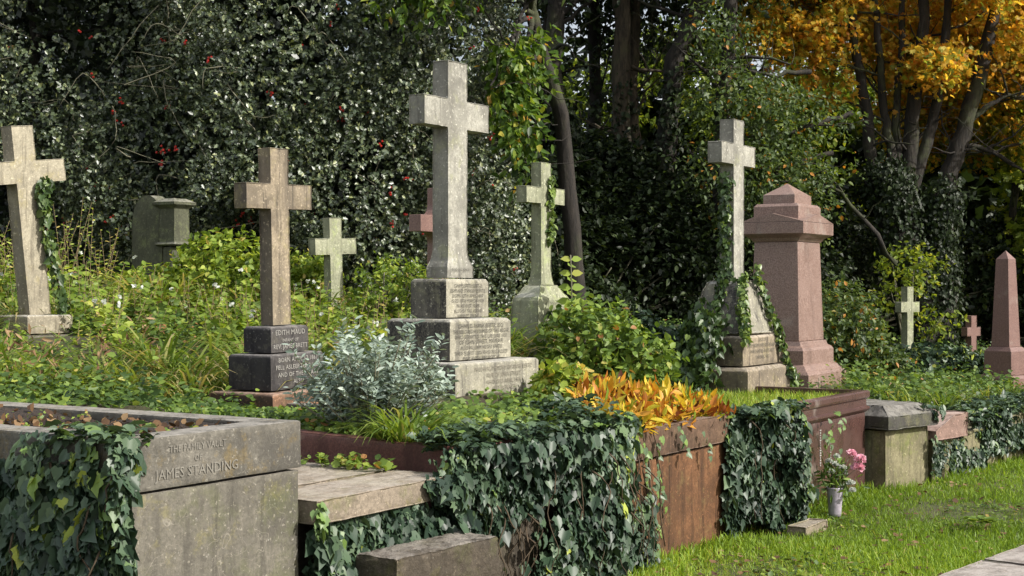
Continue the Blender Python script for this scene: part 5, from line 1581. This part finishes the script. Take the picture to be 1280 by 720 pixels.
# level dark branches in front of it
bp = []
for (a, b, c) in (((1040, 190), (960, 215), (880, 250)), ((1060, 140), (990, 165), (930, 175)), ((940, 100), (900, 92), (860, 75)), ((1010, 90), (960, 92), (905, 86)), ((1120, 330), (1050, 240), (960, 225))):
    p = smooth_path([W(*a, 19.2), W(*b, 18.9), W(*c, 18.8)], 5, .02); bp.append((p, taper(p, .04, .012)))
bp += branchify(bp, 5, .6, .012)
tubes(bp, 'branches', M['bark'], gt_, seg=6)

wood_tree('pale sunlit green tree seen through the gaps beyond the level branches', [(1000, 340), (985, 200), (990, 60), (985, -20)], 25.5, .12, .07, [(4.2, 25.5, 4.6, 1.5, 1.2, .8), (5.6, 25.5, 5.2, 1.4, 1.2, .9), (3.2, 25.8, 5.8, 1.3, 1.2, .7), (2.0, 26, 4.8, 1.2, 1.0, .8), (4.6, 25.6, 3.4, 1.8, 1.2, .8), (5.0, 26, 6.8, 1.6, 1.2, .7)], 2600, .12, 'limeleaf', gap=.75, tn=tone_norm(.35, .25))

# --- autumn maple
YM = 20.5
mp = thing('autumn_maple', 'many-stemmed maple in orange and yellow leaf with an ivy-dark trunk', 'tree', (W(1140, 420, YM).x, YM, .4), 0)
st = []
def stem_(pts, r0, r1, Y=YM, dy=0):
    p = smooth_path([W(a, b, Y + dy * i) for i, (a, b) in enumerate(pts)], 5, .012)
    st.append((p, taper(p, r0, r1)))
stem_([(1160, 450), (1150, 380), (1128, 310), (1118, 250), (1100, 220)], .40, .24)
stem_([(1160, 450), (1172, 380), (1170, 310), (1178, 240)], .36, .18)
stem_([(1108, 250), (1093, 220), (1084, 150), (1068, 50), (1062, -30)], .12, .05)
stem_([(1118, 250), (1116, 205), (1106, 140), (1100, 60), (1090, -30)], .09, .04)
stem_([(1122, 260), (1137, 215), (1140, 150), (1150, 70), (1160, -40)], .15, .07)
stem_([(1130, 260), (1150, 205), (1168, 140), (1180, 60), (1192, -40)], .11, .05)
stem_([(1125, 250), (1122, 200), (1122, 130), (1128, 40), (1130, -30)], .07, .04)
stem_([(1172, 300), (1184, 230), (1208, 150), (1232, 70), (1250, -30)], .16, .08)
stem_([(1200, 170), (1225, 140), (1262, 120), (1300, 125)], .05, .02)
stem_([(1205, 180), (1240, 190), (1280, 215)], .04, .02)
sub = branchify(st[2:], 7, .9, .02)
tubes(st + sub + branchify(sub, 3, .5, .012), 'trunk', M['bark'], mp, seg=10, wob=.08)
L = Leaves()
mb = [(4.6, 20.9, 4.75, .9, .7, .4), (5.9, 19.9, 4.75, .6, .6, .25), (8.0, 20.4, 4.4, .7, .7, .6), (4.4, 20.9, 5.7, 1.2, 1.0, .7), (5.6, 21.8, 5.5, 1.3, 1.0, 1.1), (7.0, 21.8, 5.2, 1.3, 1.0, 1.2), (6.2, 20.6, 6.7, 2.4, 1.8, 1.0), (8.2, 21.4, 5.4, 1.1, 1.0, 1.3), (7.5, 20.4, 5.1, .6, .8, .35), (6.5, 22.0, 4.1, 1.0, .8, .6), (4.2, 20.6, 6.6, 1.3, 1.2, .7), (8.4, 21.6, 3.7, .6, .8, .6), (4.0, 20.3, 5.2, .7, .7, .3), (7.3, 20.8, 3.7, .45, .5, .25), (5.0, 20.6, 4.3, .5, .5, .2), (7.2, 19.9, 5.9, 1.2, .8, .35)]
P, d = blob_points(12000, mb, .95, .75, 3.2, seed=12)
tn0 = .5 + .0 * P[:, 0]
sprays(L, 'maple', P, d * .5 + rng.normal(size=d.shape) * .6 + np.array([0, 0, -.2]), 5, .26, .078, lambda m: np.clip(rng.normal(.46, .27, m) + .13 * wave_noise(P, 1.6, 7) + .09 * (P[:, 2] - 5.0), 0, 1), spread=1.0, droop=.3, upn=.4, jn=.5, nout=np.tile([.5, -.5, .3], (len(P), 1)), no=.7)
L.build('crown', G['maple'], mp)
L = Leaves()
climb(L, [tuple(q) for q in st[0][0]], 5200, .42, .06, tone_norm(.4, .25), face=(0, -1, .1))
climb(L, [tuple(q) for q in st[1][0]], 4600, .36, .06, tone_norm(.4, .25), face=(0, -1, .1))
L.build('trunk_ivy', G['dark'], mp)
# lower yellow-green leaves to the right of it
wood_tree('lime-yellow leafy young tree at the right edge beyond the obelisk', [(1262, 330), (1270, 240), (1285, 120)], 22.5, .08, .04, [(7.6, 22.2, 3.0, .9, .9, .9), (8.4, 22.4, 3.4, 1.0, .9, 1.3), (7.4, 22.5, 4.2, 1.0, .9, .8), (8.6, 22.2, 2.2, .8, .8, .6)], 1300, .11, 'limeleaf', 'maple', gap=.5)
bush('holly_seedling', 'small yellow-green sapling behind the little pale cross', 'sapling', [(5.45, 19.6, 1.9, .40, .3, .22), (5.3, 19.5, 1.45, .3, .3, .15), (5.75, 19.5, 1.15, .25, .2, .12)], 170, 6, .16, .075, 'oval', G['limeleaf'], tone_norm(.5, .2), trunk=.6, gap=.4, stemn=8, face=None)

# --- far wood: one mass that closes the view
L = Leaves()
fb = []
for k in range(26):
    X = -15 + k * 1.55
    Yf = 27 + random.uniform(-1.5, 3.5)
    fb.append((X, Yf, 2.6 + random.uniform(-.4, .4), 2.0, 1.6, 3.0))
P, d = blob_points(24000, fb, .9, .0, 2, seed=31, face=(0, -1, .3))
sprays(L, 'quad', P, d + rng.normal(size=d.shape) * .6, 5, .5, .34, tone_norm(.4, .25), upn=.8, droop=.3)
fb = []
for k in range(22):
    X = -14 + k * 1.75
    low = 1.0 if (1.0 < X < 7.5) else 0.0
    if low: continue
    fb.append((X, 29 + random.uniform(-1, 3), 7.0 + random.uniform(-.5, .8), 2.1, 1.8, 2.2 - .6 * low))
P, d = blob_points(7500, fb, .9, .5, 1.0, seed=33, face=(0, -1, .3))
sprays(L, 'quad', P, d + rng.normal(size=d.shape) * .6, 5, .45, .22, tone_norm(.55, .25), upn=.8, droop=.3)
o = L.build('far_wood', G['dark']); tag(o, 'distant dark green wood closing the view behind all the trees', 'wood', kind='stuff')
